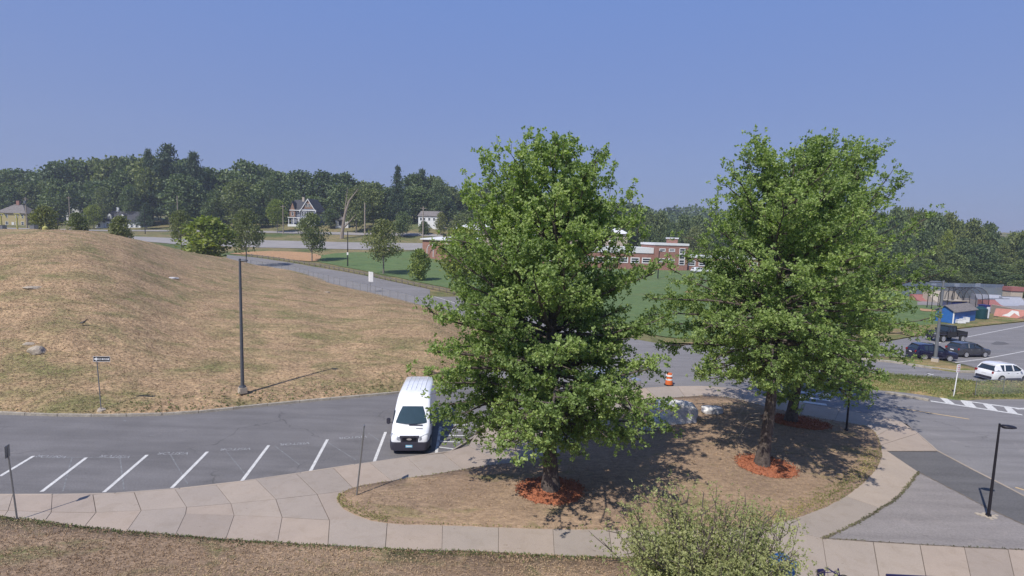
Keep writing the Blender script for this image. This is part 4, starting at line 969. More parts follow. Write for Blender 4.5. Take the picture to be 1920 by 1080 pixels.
# white cape house
r = empty('cape_house', W(224, 430, 230), .05, label='low white house with dark roof, two dormers and a white chimney', cat='house')
gwall(MB(), -6, 8.8, 0, 8.5, -3, 3.6, 4.2).build('wall', 'white_wall', r); gable(MB(), -6, 8.8, 0, 8.5, 3.6, 4.2).build('roof', 'roof_dark', r)
for x in (-4.4, .9):
    d = MB().box((x - .9, .6, 4.3), (x + .9, 3.4, 5.9)); d = gwall(d, x - .9, x + .9, .6, 3.4, 4.3, 5.9, .9, 'y').build('dormer', 'white_wall', r)
    gable(MB(), x - .9, x + .9, .6, 3.4, 5.9, .9, 'y', .15, .1).build('dormer_roof', 'roof_dark', d); windowat(d, x, .6, 4.6, .9, 1.1)
MB().box((-3.6, 3.9, 7), (-2.6, 4.9, 9.4)).build('chimney', 'white_wall', r)
for x in (-4.8, -2.6, 3.2, 5.2, 7.2): windowat(r, x, 0, 1.0, 1.1, 1.6)
MB().box((-.5, -.08, 0), (.6, 0, 2.2)).build('door', 'roof_dark', r)
g = gwall(MB(), -9.2, -6.1, -1, 5, -3, 3.2, 2.2, 'y').build('garage_wing', 'white_wall', r); gable(MB(), -9.2, -6.1, -1, 5, 3.2, 2.2, 'y').build('wing_roof', 'roof_dark', g); windowat(g, -7.6, -1, .6, 1.2, 1.8)
# white house half hidden
r = empty('white_house', W(141, 412, 250), .2, label='small part of a tall white house hidden among dark trees', cat='house')
gwall(MB(), -3.6, 3.6, 0, 8, -4, 6.5, 2.4).build('wall', 'white_wall', r); gable(MB(), -3.6, 3.6, 0, 8, 6.5, 2.4).build('roof', 'roof_dark', r)
for x in (-2, 1.6): windowat(r, x, 0, 1.2, 1.1, 1.6); windowat(r, x, 0, 4.2, 1.1, 1.5)
# blue gabled house
r = empty('gabled_house', W(567, 421, 232), -.10, label='blue grey house with white trim, steep dark roof and shingled gables', cat='house')
gwall(MB(), -5.6, -.3, 1, 9, -3, 6, 4.6).build('wall', 'blue_wall', r); gwall(MB(), -.3, 6.2, -.6, 8.62, -3, 6.1, 4.9, 'y').build('wall', 'blue_wall', r)
gable(MB(), -5.6, -.3, 1, 9, 6, 4.6, 'x', .3).build('roof', 'roof_dark', r); gable(MB(), -.3, 6.2, -.6, 8.4, 6.1, 4.9, 'y', .45).build('roof', 'roof_dark', r)
MB().add([(.35, -.66, 6.75), (5.55, -.66, 6.75), (2.95, -.66, 10.65), (.35, -.62, 6.75), (5.55, -.62, 6.75), (2.95, -.62, 10.65)], [(0, 1, 2), (3, 5, 4), (0, 2, 5, 3), (1, 4, 5, 2), (0, 3, 4, 1)]).build('gable_shingles', 'brown_shingle', r)
lg = gwall(MB(), -5.9, -3.4, .3, 3, 3.2, 6.2, 3.6, 'y').build('side_gable', 'brown_shingle', r); gable(MB(), -5.9, -3.4, .3, 3, 6.2, 3.6, 'y', .25).build('gable_roof', 'roof_dark', lg)
MB().box((-.8, -.85, 5.95), (6.6, -.62, 6.35)).box((-5.9, .0, 5.9), (-.5, .25, 6.2)).build('trim', 'white_wall', r)
bb = MB()
for sx in (-1, 1):
    a_ = Vector((2.95 + sx * 3.75, -1.08, 5.6)); b_ = Vector((2.95, -1.08, 11.1)); bb.add([a_, b_, b_ + Vector((0, 0, -.5)), a_ + Vector((0, 0, -.5)), a_ + Vector((0, .1, 0)), b_ + Vector((0, .1, 0)), b_ + Vector((0, .1, -.5)), a_ + Vector((0, .1, -.5))], [(0, 1, 2, 3), (4, 7, 6, 5), (0, 4, 5, 1), (3, 2, 6, 7), (0, 3, 7, 4), (1, 5, 6, 2)])
bb.build('bargeboard', 'white_wall', r)
for x in (2.4, 3.5): windowat(r, x, -.68, 7.5, .8, 1.5)
for x in (.5, 1.6, 2.7, 3.8, 4.9): windowat(r, x, -.6, 3.6, .95, 1.9)
for x in (-4.6, -2.9, -1.4): windowat(r, x, 1 if x > -3 else .3, 3.7, .9, 1.6); windowat(r, x, 1, .7, .9, 1.9)
pr = MB().box((-5.8, -1.6, 2.75), (6.4, -.65, 3.05)).build('porch_roof', 'white_wall', r)
for x in (-5.4, -3.2, -1.0, 1.2, 3.6, 6): MB().box((x - .13, -1.5, 0), (x + .13, -1.25, 2.75)).build('post', 'white_wall', pr)
MB().box((-5.8, -1.6, -2.5), (6.4, -.65, .0)).build('porch_base', 'white_wall', r); MB().box((.3, -.7, 0), (1.2, -.62, 2.2)).build('door', 'roof_dark', r)
MB().box((-2.3, 4.4, 9), (-1.3, 5.4, 12)).build('chimney', 'tan_wall', r)
# white house right
r = empty('white_house', W(803, 428, 228), -.25, label='white two storey house with pale grey roof below the dark pines', cat='house')
gwall(MB(), -4.6, 4.6, 0, 7, -3, 5.2, 2).build('wall', 'white_wall', r); gable(MB(), -4.6, 4.6, 0, 7, 5.2, 2).build('roof', 'shingle_grey', r)
for x in (-3.4, -1.9, .4, 2.6): windowat(r, x, 0, 3.2, 1.1, 1.3)
for x in (-3.2, 2.4): windowat(r, x, 0, .3, 1.1, 1.4)
MB().add([(-1, -1, 3), (1, -1, 3), (5, -1, -1.2), (3.6, -1, -1.2), (-1, -.9, 3), (1, -.9, 3), (5, -.9, -1.2), (3.6, -.9, -1.2)], [(0, 1, 2, 3), (4, 7, 6, 5), (0, 4, 5, 1), (1, 5, 6, 2), (2, 6, 7, 3), (3, 7, 4, 0)]).build('outside_stair', 'white_wall', r)
r = empty('garage', W(641, 421, 226), .1, label='small white garage behind the leaning snag', cat='garage')
gwall(MB(), -2.6, 2.6, 0, 5, -2, 2, 1.1).build('wall', 'white_wall', r); gable(MB(), -2.6, 2.6, 0, 5, 2, 1.1).build('roof', 'shingle_grey', r); MB().box((-1.3, -.06, -.4), (1.3, 0, 1.7)).build('door', 'roof_dark', r)
# low red building
pA = W(792, 474, 166); r = empty('red_building', pA, -.62, label='low red building with a pale sloping roof and white pipe hoops beside it', cat='building')
MB().box((0, 0, -2), (17, 9, 4.1)).build('wall', 'brick', r)
MB().add([(-.5, -.6, 4.1), (17.5, -.6, 4.1), (17.5, 9.5, 4.8), (-.5, 9.5, 4.8), (-.5, -.6, 4.45), (17.5, -.6, 4.45), (17.5, 9.5, 5.15), (-.5, 9.5, 5.15)], [(0, 3, 2, 1), (4, 5, 6, 7), (0, 1, 5, 4), (1, 2, 6, 5), (2, 3, 7, 6), (3, 0, 4, 7)]).build('roof', 'white_wall', r)
for x in (5, 10, 14): windowat(r, x, 0, 1.6, 1.6, 1.6)
for x in (3.2, 5.8): MB().tube([(x, -1.2, -1), (x, -1.2, 1.4), (x + .5, -1.2, 2.3), (x + 1.4, -1.2, 2.7)], .12, 6).build('pipe_hoop', 'white_wall', r)
# long pale roofed hall behind
r = empty('long_hall', W(852, 446, 196), -.16, label='long low hall with a pale roof partly behind the front oak', cat='building')
MB().box((0, 0, -3), (62, 16, 3.2)).build('wall', 'tan_wall', r)
MB().add([(-.6, -.8, 3.2), (62.6, -.8, 3.2), (62.6, 16.8, 3.2), (-.6, 16.8, 3.2), (3, 8, 5.4), (59, 8, 5.4)], [(0, 1, 5, 4), (1, 2, 5), (2, 3, 4, 5), (3, 0, 4), (0, 3, 2, 1)]).build('roof', 'white_wall', r)
for k in range(11): windowat(r, 3 + k * 5.4, 0, .6, 2.6, 1.6)
# brick school
r = empty('brick_school', W(1228, 503, 168), .1, label='flat roofed red brick school with white bands across the field', cat='school')
MB().box((0, 0, -3), (10.5, 14, 7.3)).build('wall', 'brick', r); MB().box((-.2, -.2, 7.3), (10.7, 14.2, 8.0)).build('roof_band', 'white_wall', r)
st = MB().box((5.6, 3, 8.0), (8.2, 6, 9.4)).build('chimney', 'brick', r); MB().box((5.4, 2.8, 9.4), (8.4, 6.2, 9.8)).build('chimney_cap', 'white_wall', st)
for x in (2.1, 5.2): windowat(r, x, 0, 5.3, 2.0, 1.0)
for x in (2.1, 5.2): windowat(r, x, 0, 2.0, 2.0, 1.2)
for z in (1.2, 3.0, 4.8): windowat(r, 8.6, 0, z, 1.9, 1.7)
MB().box((10.5, 1.5, -3), (44, 15, 3.6)).build('wall', 'brick', r); MB().box((10.7, 1.3, 3.6), (44.2, 15.2, 4.2)).build('roof_band', 'white_wall', r)
for k in range(9): windowat(r, 12.6 + k * 3.5, 1.5, 1.0, 2.4, 1.7)
MB().box((-42, 1.5, -3), (0, 15, 4.6)).build('wall', 'brick', r); MB().box((-42.2, 1.3, 4.6), (-.2, 15.2, 6.4)).build('roof_band', 'white_wall', r)
for k in range(11): windowat(r, -2.4 - k * 3.7, 1.5, 1.4, 2.9, 1.8)

# ------------------------------------------------------------------ utility poles and wires
def pole(u, vb, vt, y, label, bar=True, drum=False, mat='wood_pole', rad=.17, name='utility_pole', cat='utility pole', group='utility poles along the far street'):
    p = W(u, vb, y); h = W(u, vt, y).z - p.z; r = empty(name, p, label=label, cat=cat, group=group)
    MB().tube([(0, 0, -1.5), (0, 0, h)], [rad * 1.25, rad * .8], 8).build('post', mat, r)
    if bar: MB().box((-1.1, -.06, h - .75), (1.1, .06, h - .6)).build('crossarm', mat, r)
    if drum: MB().tube([(.1, -.5, h - 2.6), (.1, -.5, h - 1.4)], .38, 10).build('transformer', 'galv', r)
    return p + Vector((0, 0, h - .7))
pp = [pole(-90, 424, 366, 222, 'utility pole at the far left beyond the yellow house'),
      pole(51, 428, 370, 218, 'utility pole with a grey drum transformer right of the yellow house', drum=True, rad=.22),
      pole(132, 426, 368, 218, 'plain wooden pole beside the half hidden white house'),
      pole(334, 428, 367, 214, 'wooden pole in front of the tallest pine', bar=False),
      pole(531, 432, 384, 208, 'thin pole left of the blue gabled house'),
      pole(684, 434, 380, 204, 'thick pale wooden pole right of the leaning snag', bar=False, rad=.26),
      pole(793, 441, 387, 196, 'wooden pole before the white two storey house', rad=.22),
      pole(895, 440, 394, 192, 'pale pole behind the long hall roof', bar=False)]
for a, b in zip(pp, pp[1:]):
    mb = MB()
    for dz in (0, -2.2):
        pts = [a.lerp(b, t) + Vector((0, 0, dz - 2.2 * 4 * t * (1 - t) * .4)) - a for t in np.linspace(0, 1, 9)]; mb.tube(pts, .035, 4, cap=False)
    o = mb.build('overhead_wire', 'black_metal'); o.location = a; tag(o, label='thin overhead wires strung between the street poles', cat='wire', group='overhead wires of the far street')
pole(272, 432, 392, 206, 'short dark street pole before the conifer by the cape house', False, mat='black_metal', rad=.12, group=None)
pole(693, 495, 434, 140, 'x') if False else None
def lamp_post(p, h, label, arm=(.9, 0), head=.75, mat='black_metal', base=None, r0=.09, rz=0, banner=None):
    r = empty('lamp_post', p, rz, label=label, cat='lamp post')
    MB().tube([(0, 0, .0), (0, 0, h)], [r0, r0 * .62], 10).build('post', mat, r, smooth=True)
    MB().tube([(0, 0, 0), (0, 0, .10)], [r0 * 1.9, r0 * 1.7], 10).build('foot_plate', mat, r)
    s_ = math.copysign(1, arm[0]); MB().tube([(0, 0, h - .12), (arm[0] * .35, 0, h - .12)], .035, 6).build('arm', mat, r)
    hd = MB(); L = head
    rings = []
    for t, w, hh in ((0, .06, .05), (.12, .15, .08), (.55, .19, .075), (.9, .15, .05), (1, .07, .03)):
        x = s_ * (abs(arm[0]) * .3 + t * L); rings.append([(x, w * math.cos(q), h - .12 + hh * math.sin(q)) for q in np.linspace(0, 6.283, 11)[:-1]])
    hd.loft(rings).build('lamp_head', mat, r, smooth=True)
    if base: MB().tube([(0, 0, -.4), (0, 0, 0)], [base, base * .92], 4 if base > .25 else 14).build('footing', 'tan_wall', r, bevel=.02)
    if banner: MB().box((-.22, -.16, banner), (.22, -.1, banner + .7)).build('notice', 'sign_white', r)
    return r
g = G(1853, 968, .125); lamp_post(g, 4.02, 'short black lamp post leaning over the pale asphalt triangle', arm=(.3, 0), head=.52, r0=.06, rz=-.1)
# broken concrete patch at its foot
mb = MB()
for k in range(16):
    a = rng.uniform(0, 6.283); q = rng.uniform(.05, .42); x, y = g.x + .03 + q * 1.1 * math.cos(a), g.y - .05 + q * .8 * math.sin(a); w = rng.uniform(.07, .16)
    mb.prism([(x + w * math.cos(t + a) * rng.uniform(.7, 1), y + w * math.sin(t + a) * rng.uniform(.7, 1)) for t in (0, 1.2, 2.5, 3.8, 5)], .12, .135 + rng.uniform(0, .03))
tag(mb.build('broken_concrete', 'tan_wall'), label='crumbled pale concrete round the foot of the short lamp', cat='rubble', kind='stuff')
hp = hill_at(455, 742); lamp_post(hp + Vector((0, 0, .45)), 8.4, 'tall grey lamp post on a concrete footing at the foot of the mound', arm=(.25, 0), head=.42, mat='bronze_metal', base=.34, r0=.115)
g = G(1753, 677, .25); lamp_post(g + Vector((0, 0, .3)), W(1763, 527, g.y).z - .5, 'tall grey lamp post on the narrow median beside the navy car', arm=(-.9, 0), head=1.1, mat='galv', base=.42, r0=.16)
g = W(652, 501, 142); lamp_post(g, W(655, 433, 142).z - g.z, 'slim dark lamp post with a small notice on the field side of the road', arm=(.8, 0), head=.9, r0=.16, banner=W(655, 478, 142).z - g.z)
g = G(1587, 804, .3); g.z = .2; lamp_post(g, 4.4, 'black lamp post hidden under the rear oak', arm=(.3, 0), head=.52, r0=.06)
g = W(458, 497, 133); lamp_post(g, W(458, 445, 133).z - g.z, 'thin lamp post by the road behind the mound', arm=(.8, 0), head=.9, r0=.1) if False else None
g = W(1233, 528, 140); lamp_post(g, W(1234, 470, 140).z - g.z, 'dark pole standing on the field before the school', arm=(.6, 0), head=.7, r0=.16)

# ------------------------------------------------------------------ guard rail and chain link fence
def line3(pts2d, z=lambda x, y: T(x, y)): return [Vector((p.x, p.y, z(p.x, p.y))) for p in pts2d]
gl = [hit(*p) for p in ((462, 480), (520, 487), (600, 500), (680, 515), (760, 532), (850, 551))]
r = empty('guard_rail', gl[0], label='weathered timber guard rail between the road and the ball field', cat='guard rail')
P = line3(resample(gl, 2.4)); mb = MB()
for a, b in zip(P, P[1:]):
    d = (b - a).normalized(); nn = Vector((-d.y, d.x, 0)) * .07
    if d.length: mb.add([a + nn + Vector((0, 0, z)) - gl[0] for z in (.42, .68)] + [b + nn + Vector((0, 0, z)) - gl[0] for z in (.42, .68)] + [a - nn + Vector((0, 0, z)) - gl[0] for z in (.42, .68)] + [b - nn + Vector((0, 0, z)) - gl[0] for z in (.42, .68)], [(0, 2, 3, 1), (4, 5, 7, 6), (1, 3, 7, 5), (0, 4, 6, 2)])
mb.build('rail', 'wood_rail', r)
pm = MB().box((-.13, -.13, -.2), (.13, .13, .78)).build('post', 'wood_rail', r); pm.location = P[0] - gl[0]
for q in P[1:]:
    c = pm.copy(); col.objects.link(c); c.location = q - gl[0]
def chain_fence(xy, h, step, label, mat='chain', zf=lambda x, y: T(x, y), rad=.03, rail_z=None, panel_from=0, post='galv'):
    P = line3(resample(xy, step), zf); o_ = P[0].copy(); r = empty('chain_link_fence', o_, label=label, cat='fence'); P = [p - o_ for p in P]
    pm = MB().tube([(0, 0, -.3), (0, 0, h)], rad, 6).build('post', post, r); pm.location = P[0]
    for q in P[1:]:
        c = pm.copy(); col.objects.link(c); c.location = q
    MB().tube([p + Vector((0, 0, h - .03)) for p in P], rad * .7, 5).build('top_rail', post, r)
    mb = MB(); vs = []
    for p in P: vs += [p + Vector((0, 0, panel_from + .05)), p + Vector((0, 0, h - .05))]
    mb.add(vs, [(2 * i, 2 * i + 2, 2 * i + 3, 2 * i + 1) for i in range(len(P) - 1)]); mb.build('mesh_panel', mat, r); return r
fl = [hit(*p) for p in ((470, 500), (555, 514), (640, 539), (700, 554), (752, 568), (806, 583), (850, 600))]
chain_fence(fl, 1.7, 2.9, 'long chain link fence along the road behind the mound', zf=lambda x, y: T(x, y) + .0)
chain_fence(gpts([(1828, 742), (1950, 738), (2100, 734)], .15), 1.25, 2.6, 'low chain link fence on the median in front of the white car', zf=lambda x, y: .15, rad=.022)
# white back to back signs on the fence
g = hit(694, 548); r = empty('road_sign', g, -.35, label='pair of white sign boards on one post at the chain link fence', cat='sign')
MB().tube([(0, 0, 0), (0, 0, 3.6)], .05, 8).build('post', 'galv', r)
for s_ in (-1, 1): o = MB().box((-.62, -.02, 1.9), (.0, .02, 3.75)).build('board', 'sign_white', r, bevel=.02); o.location = (0 if s_ < 0 else .66, s_ * .0, 0); o.rotation_euler.z = s_ * .5

# ------------------------------------------------------------------ ball courts, shed and ramps on the right
chain_fence([TG(u, 118) for u in (1690, 1760, 1820, 1879)], 3.3, 2.6, 'tall court fence covered with blue grey wind screen', mat='windscreen_cloth', post='galv')
for i, (u, t) in enumerate(((1749, 'leftmost'), (1792, 'middle'), (1831, 'rightmost'))):
    g = TG(u, 121); h = W(u, 533, 121).z - g.z
    r = empty('basketball_hoop', g, .3, label=f'{t} basketball hoop with white backboard over the tall court fence', cat='basketball hoop')
    MB().tube([(0, .8, 0), (0, .8, h - .6), (0, 0, h - .3)], .08, 6).build('post', 'galv', r); MB().box((-.75, -.04, h - .9), (.75, .02, h + .2)).build('backboard', 'sign_white', r)
    MB().tube([(.22 * math.cos(a), -.3 + .22 * math.sin(a), h - .7) for a in np.linspace(0, 6.283, 13)], .02, 5, cap=False).build('ring', 'orange', r)
# blue shed
a = hit(1765, 599); b = hit(1787, 606); c = hit(1828, 600)
ex = (c - b); ex.z = 0; Lx = ex.length; rz = math.atan2(ex.y, ex.x); ey = (a - b); Ly = 2.3
r = empty('blue_shed', b, rz, label='bright blue shed with a low grey gable roof at the field edge', cat='shed')
hs = W(1787, 584, b.y).z - b.z
gwall(MB(), 0, Lx, 0, Ly, -.3, hs, .75).build('wall', 'shed_blue', r); gable(MB(), 0, Lx, 0, Ly, hs, .75, 'x', .25, .1).build('roof', 'shingle_grey', r)
MB().box((-.04, -.04, -.1), (.1, .1, hs)).build('corner_trim', 'sign_white', r)
MB().box((-.03, .6, .0), (.0, 1.7, hs - .1)).build('door', 'shed_blue', r)
for i, (u, v, lab) in enumerate(((1797, 606, 'low'), (1804, 606, 'middle'), (1811, 604, 'raised'))):
    g = hit(u, v); o = MB().box((-.32, -.3, 0), (.32, .3, .5 + .1 * i)).box((-.35, -.33, .5 + .1 * i), (.35, .33, .56 + .1 * i)).build('white_crate', 'sign_white', None, bevel=.03)
    o.location = g; tag(o, label=f'{lab} one of three white crates against the blue shed front', cat='crate')
# green tank, portable toilet
g = hit(1838, 597); r = empty('water_tank', g, label='dark green ribbed tank right of the blue shed', cat='tank')
MB().tube([(0, 0, 0), (0, 0, 1.6), (0, 0, 1.9), (0, 0, 2.0)], [.8, .8, .5, .2], 16).build('tank_body', 'green_dark', r, smooth=True)
for k in range(8): MB().tube([(.82 * math.cos(k * .785), .82 * math.sin(k * .785), .05), (.82 * math.cos(k * .785), .82 * math.sin(k * .785), 1.6)], .03, 4).build('rib', 'green_dark', r)
g = hit(1850, 598); r = empty('portable_toilet', g, .3, label='blue portable toilet with a white door right of the green tank', cat='portable toilet')
MB().box((-.55, 0, 0), (.55, 1.1, 2.1)).build('cabin', 'tarp_blue', r, bevel=.03); MB().box((-.25, -.03, .1), (.42, 0, 1.95)).build('door', 'sign_white', r); MB().box((-.6, -.05, 2.1), (.6, 1.15, 2.25)).build('roof', 'tarp_blue', r, bevel=.04)
# batting cage
g = TG(1803, 100); r = empty('batting_cage', g, .25, label='arched batting cage of dark frames and netting behind the blue shed', cat='batting cage')
def arch(x, w, h): return [(x, w / 2 * math.cos(t), h * .45 + h * .55 * math.sin(t)) for t in np.linspace(0, math.pi, 9)]
for k in range(5):
    pts = [(k * 1.6 - 3, 2.2, 0)] + arch(k * 1.6 - 3, 4.4, 4.0) + [(k * 1.6 - 3, -2.2, 0)]
    MB().tube(pts, .06, 5).build('hoop', 'black_metal', r)
vs = []; 
for k in range(5): vs += [(k * 1.6 - 3, 2.2, 0)] + arch(k * 1.6 - 3, 4.4, 4.0) + [(k * 1.6 - 3, -2.2, 0)]
MT['net'] = mesh_screen('dark_netting', (.03, .03, .035), .42)
MB().add(vs, [(k * 11 + j, k * 11 + j + 1, (k + 1) * 11 + j + 1, (k + 1) * 11 + j) for k in range(4) for j in range(10)]).build('netting', 'net', r)
# backstop
bs = [TG(u, y) for u, y in ((1738, 99), (1752, 96), (1770, 95), (1786, 97))]
chain_fence(bs, 4.3, 1.9, 'tall dark backstop fence behind home plate left of the cage', rad=.06, post='black_metal')
r = empty('dugout', TG(1797, 97), .2, label='low dugout draped with a dark blue tarpaulin beside the backstop', cat='dugout')
MB().box((-1.8, 0, 0), (1.8, 1.6, 1.6)).build('tarpaulin', 'tarp_blue', r); MB().box((-2, -.2, 1.6), (2, 1.8, 1.75)).build('roof', 'tan_wall', r)
# skate park
def ramp(u, y, w, d, h, mat, label, rz=0, name='skate_ramp'):
    g = TG(u, y); r = empty(name, g, rz, label=label, cat='skate ramp')
    prof = [(0, 0), (d * .35, h * .25), (d * .7, h * .8), (d * .8, h), (d, h), (d, 0)]; n = len(prof)
    MB().add([(-w / 2, a, b) for a, b in prof] + [(w / 2, a, b) for a, b in prof], [tuple(range(n - 1, -1, -1)), tuple(range(n, 2 * n))] + [(i, (i + 1) % n, n + (i + 1) % n, n + i) for i in range(n)]).build('deck', mat, r)
    MB().tube([(-w / 2, d * .8, h + .05), (w / 2, d * .8, h + .05)], .06, 6).build('coping', 'galv', r); return r
sheet('skate_pad', [hit(*p) for p in [(1835, 583), (1870, 588), (1950, 600), (2100, 590), (2100, 556), (1900, 556), (1720, 562), (1720, 572), (1800, 574)]], .05, 'pale', drape=True, label='grey concrete pad of the skate park')
ramp(1788, 108, 6.5, 4, 2.3, 'tan_wall', 'large tan ramp behind the backstop with a pinkish top', .1)
ramp(1746, 110, 4.5, 3, 1.3, 'red_ramp', 'low red ramp left of the backstop', .1)
ramp(1868, 112, 5, 4, 1.4, 'pool_grey', 'grey ramp right of the batting cage', -.2)
ramp(1893, 106, 5, 3, 1.2, 'pool_grey', 'long grey low ramp near the graffiti wall', .1)
ramp(1872, 104, 3.6, 2.6, 1.2, 'red_ramp', 'dull red box ramp in the middle of the skate park', .2)
ramp(1915, 108, 4, 3, 1.5, 'pool_grey', 'blue grey ramp at the picture edge', 0)
g = TG(1905, 116); r = empty('ticket_hut', g, 0, label='small tan hut with a red roof behind the ramps', cat='hut')
MB().box((-1.3, 0, 0), (1.3, 2, 2.0)).build('wall', 'tan_wall', r); MB().box((-1.45, -.2, 2.0), (1.45, 2.2, 3.0)).build('roof', 'red_ramp', r, bevel=.1)
wa, wb = hit(1857, 587), hit(1902, 597); wc = hit(1990, 606); r = empty('graffiti_wall', wa, label='low tan concrete wall ending in pink and teal graffiti', cat='wall')
for q0, q1 in ((wa, wb), (wb, wc)):
    d = (q1 - q0); d.z = 0; L = d.length; n_ = max(1, int(L / 2.4)); an = math.atan2(d.y, d.x)
    for k in range(n_): o = MB().box((k * L / n_ + .02, 0, -.2), ((k + 1) * L / n_ - .02, .25, 1.55)).build('wall_panel', 'tan_wall', r); o.location = q0 - wa; o.rotation_euler.z = an
d = (wc - wb); d.z = 0; dn = d.normalized(); an = math.atan2(d.y, d.x); wp = wb - wa
for poly, m_ in (([(-2.6, .1), (1.0, .0), (2.0, .7), (1.1, 1.5), (-2.4, 1.4)], 'pink_paint'), ([(.3, .05), (2.4, .1), (3.8, .9), (2.6, .6), (1.8, 1.0)], 'teal_paint'), ([(-1.6, .3), (-.6, .2), (-.1, .9), (.6, .4), (.4, 1.2), (-.4, 1.3), (-.9, .7)], 'sign_white'), ([(2.2, .9), (3.4, 1.0), (4.6, 1.45), (2.0, 1.5)], 'red_ramp')):
    o = MB().add([(x, -.012 - .004 * len(poly), z) for x, z in poly], [tuple(range(len(poly)))]).build('graffiti', m_, r); o.location = wp; o.rotation_euler.z = an
# ------------------------------------------------------------------ vehicles
def wheel(root, x, y, r, w=.22, rimr=.66):
    s_ = 1 if y > 0 else -1
    mb = MB(); prof = [(r * .72, -w / 2), (r * .95, -w / 2), (r, -w * .3), (r, w * .3), (r * .95, w / 2), (r * .72, w / 2)]
    n = 24; rings = [[(q * math.cos(a), k, q * math.sin(a)) for q, k in prof] for a in np.linspace(0, 2 * math.pi, n + 1)]
    t = mb.loft(rings, cap=False).build('wheel', 'tyre', root, smooth=True); t.location = (x, y, r)
    rm = MB().tube([(0, s_ * (w / 2 - .07), 0), (0, s_ * (w / 2 - .02), 0)], r * .16, 10)
    for k in range(7):
        a = k * 2 * math.pi / 7; m = Matrix.Rotation(a, 4, 'Y'); rm.box((-.035, min(s_ * (w / 2 - .06), s_ * (w / 2 - .01)), 0), (.035, max(s_ * (w / 2 - .06), s_ * (w / 2 - .01)), r * .7), m)
    rm.loft([[(q * math.cos(a), s_ * k, q * math.sin(a)) for q, k in ((r * .66, w / 2 - .08), (r * .75, w / 2 - .08), (r * .75, w / 2), (r * .69, w / 2))] for a in np.linspace(0, 2 * math.pi, n + 1)], cap=False)
    rm.build('rim', 'rim', t); return t
def ring(x, half):
    return [(x, y, z) for y, z in half] + [(x, -y, z) for y, z in reversed(half)]
def arch_patch(root, x, y, r, mat='plastic_dark'):
    s_ = 1 if y > 0 else -1
    pts = [(x + r * math.cos(a), r * math.sin(a)) for a in np.linspace(0, math.pi, 13)]
    MB().add([(px, y, .30 + pz) for px, pz in pts] + [(px, y - s_ * .25, .30 + pz) for px, pz in pts], [tuple(range(13))] + [(i, i + 1, 14 + i, 13 + i) for i in range(12)]).build('wheel_arch', mat, root)
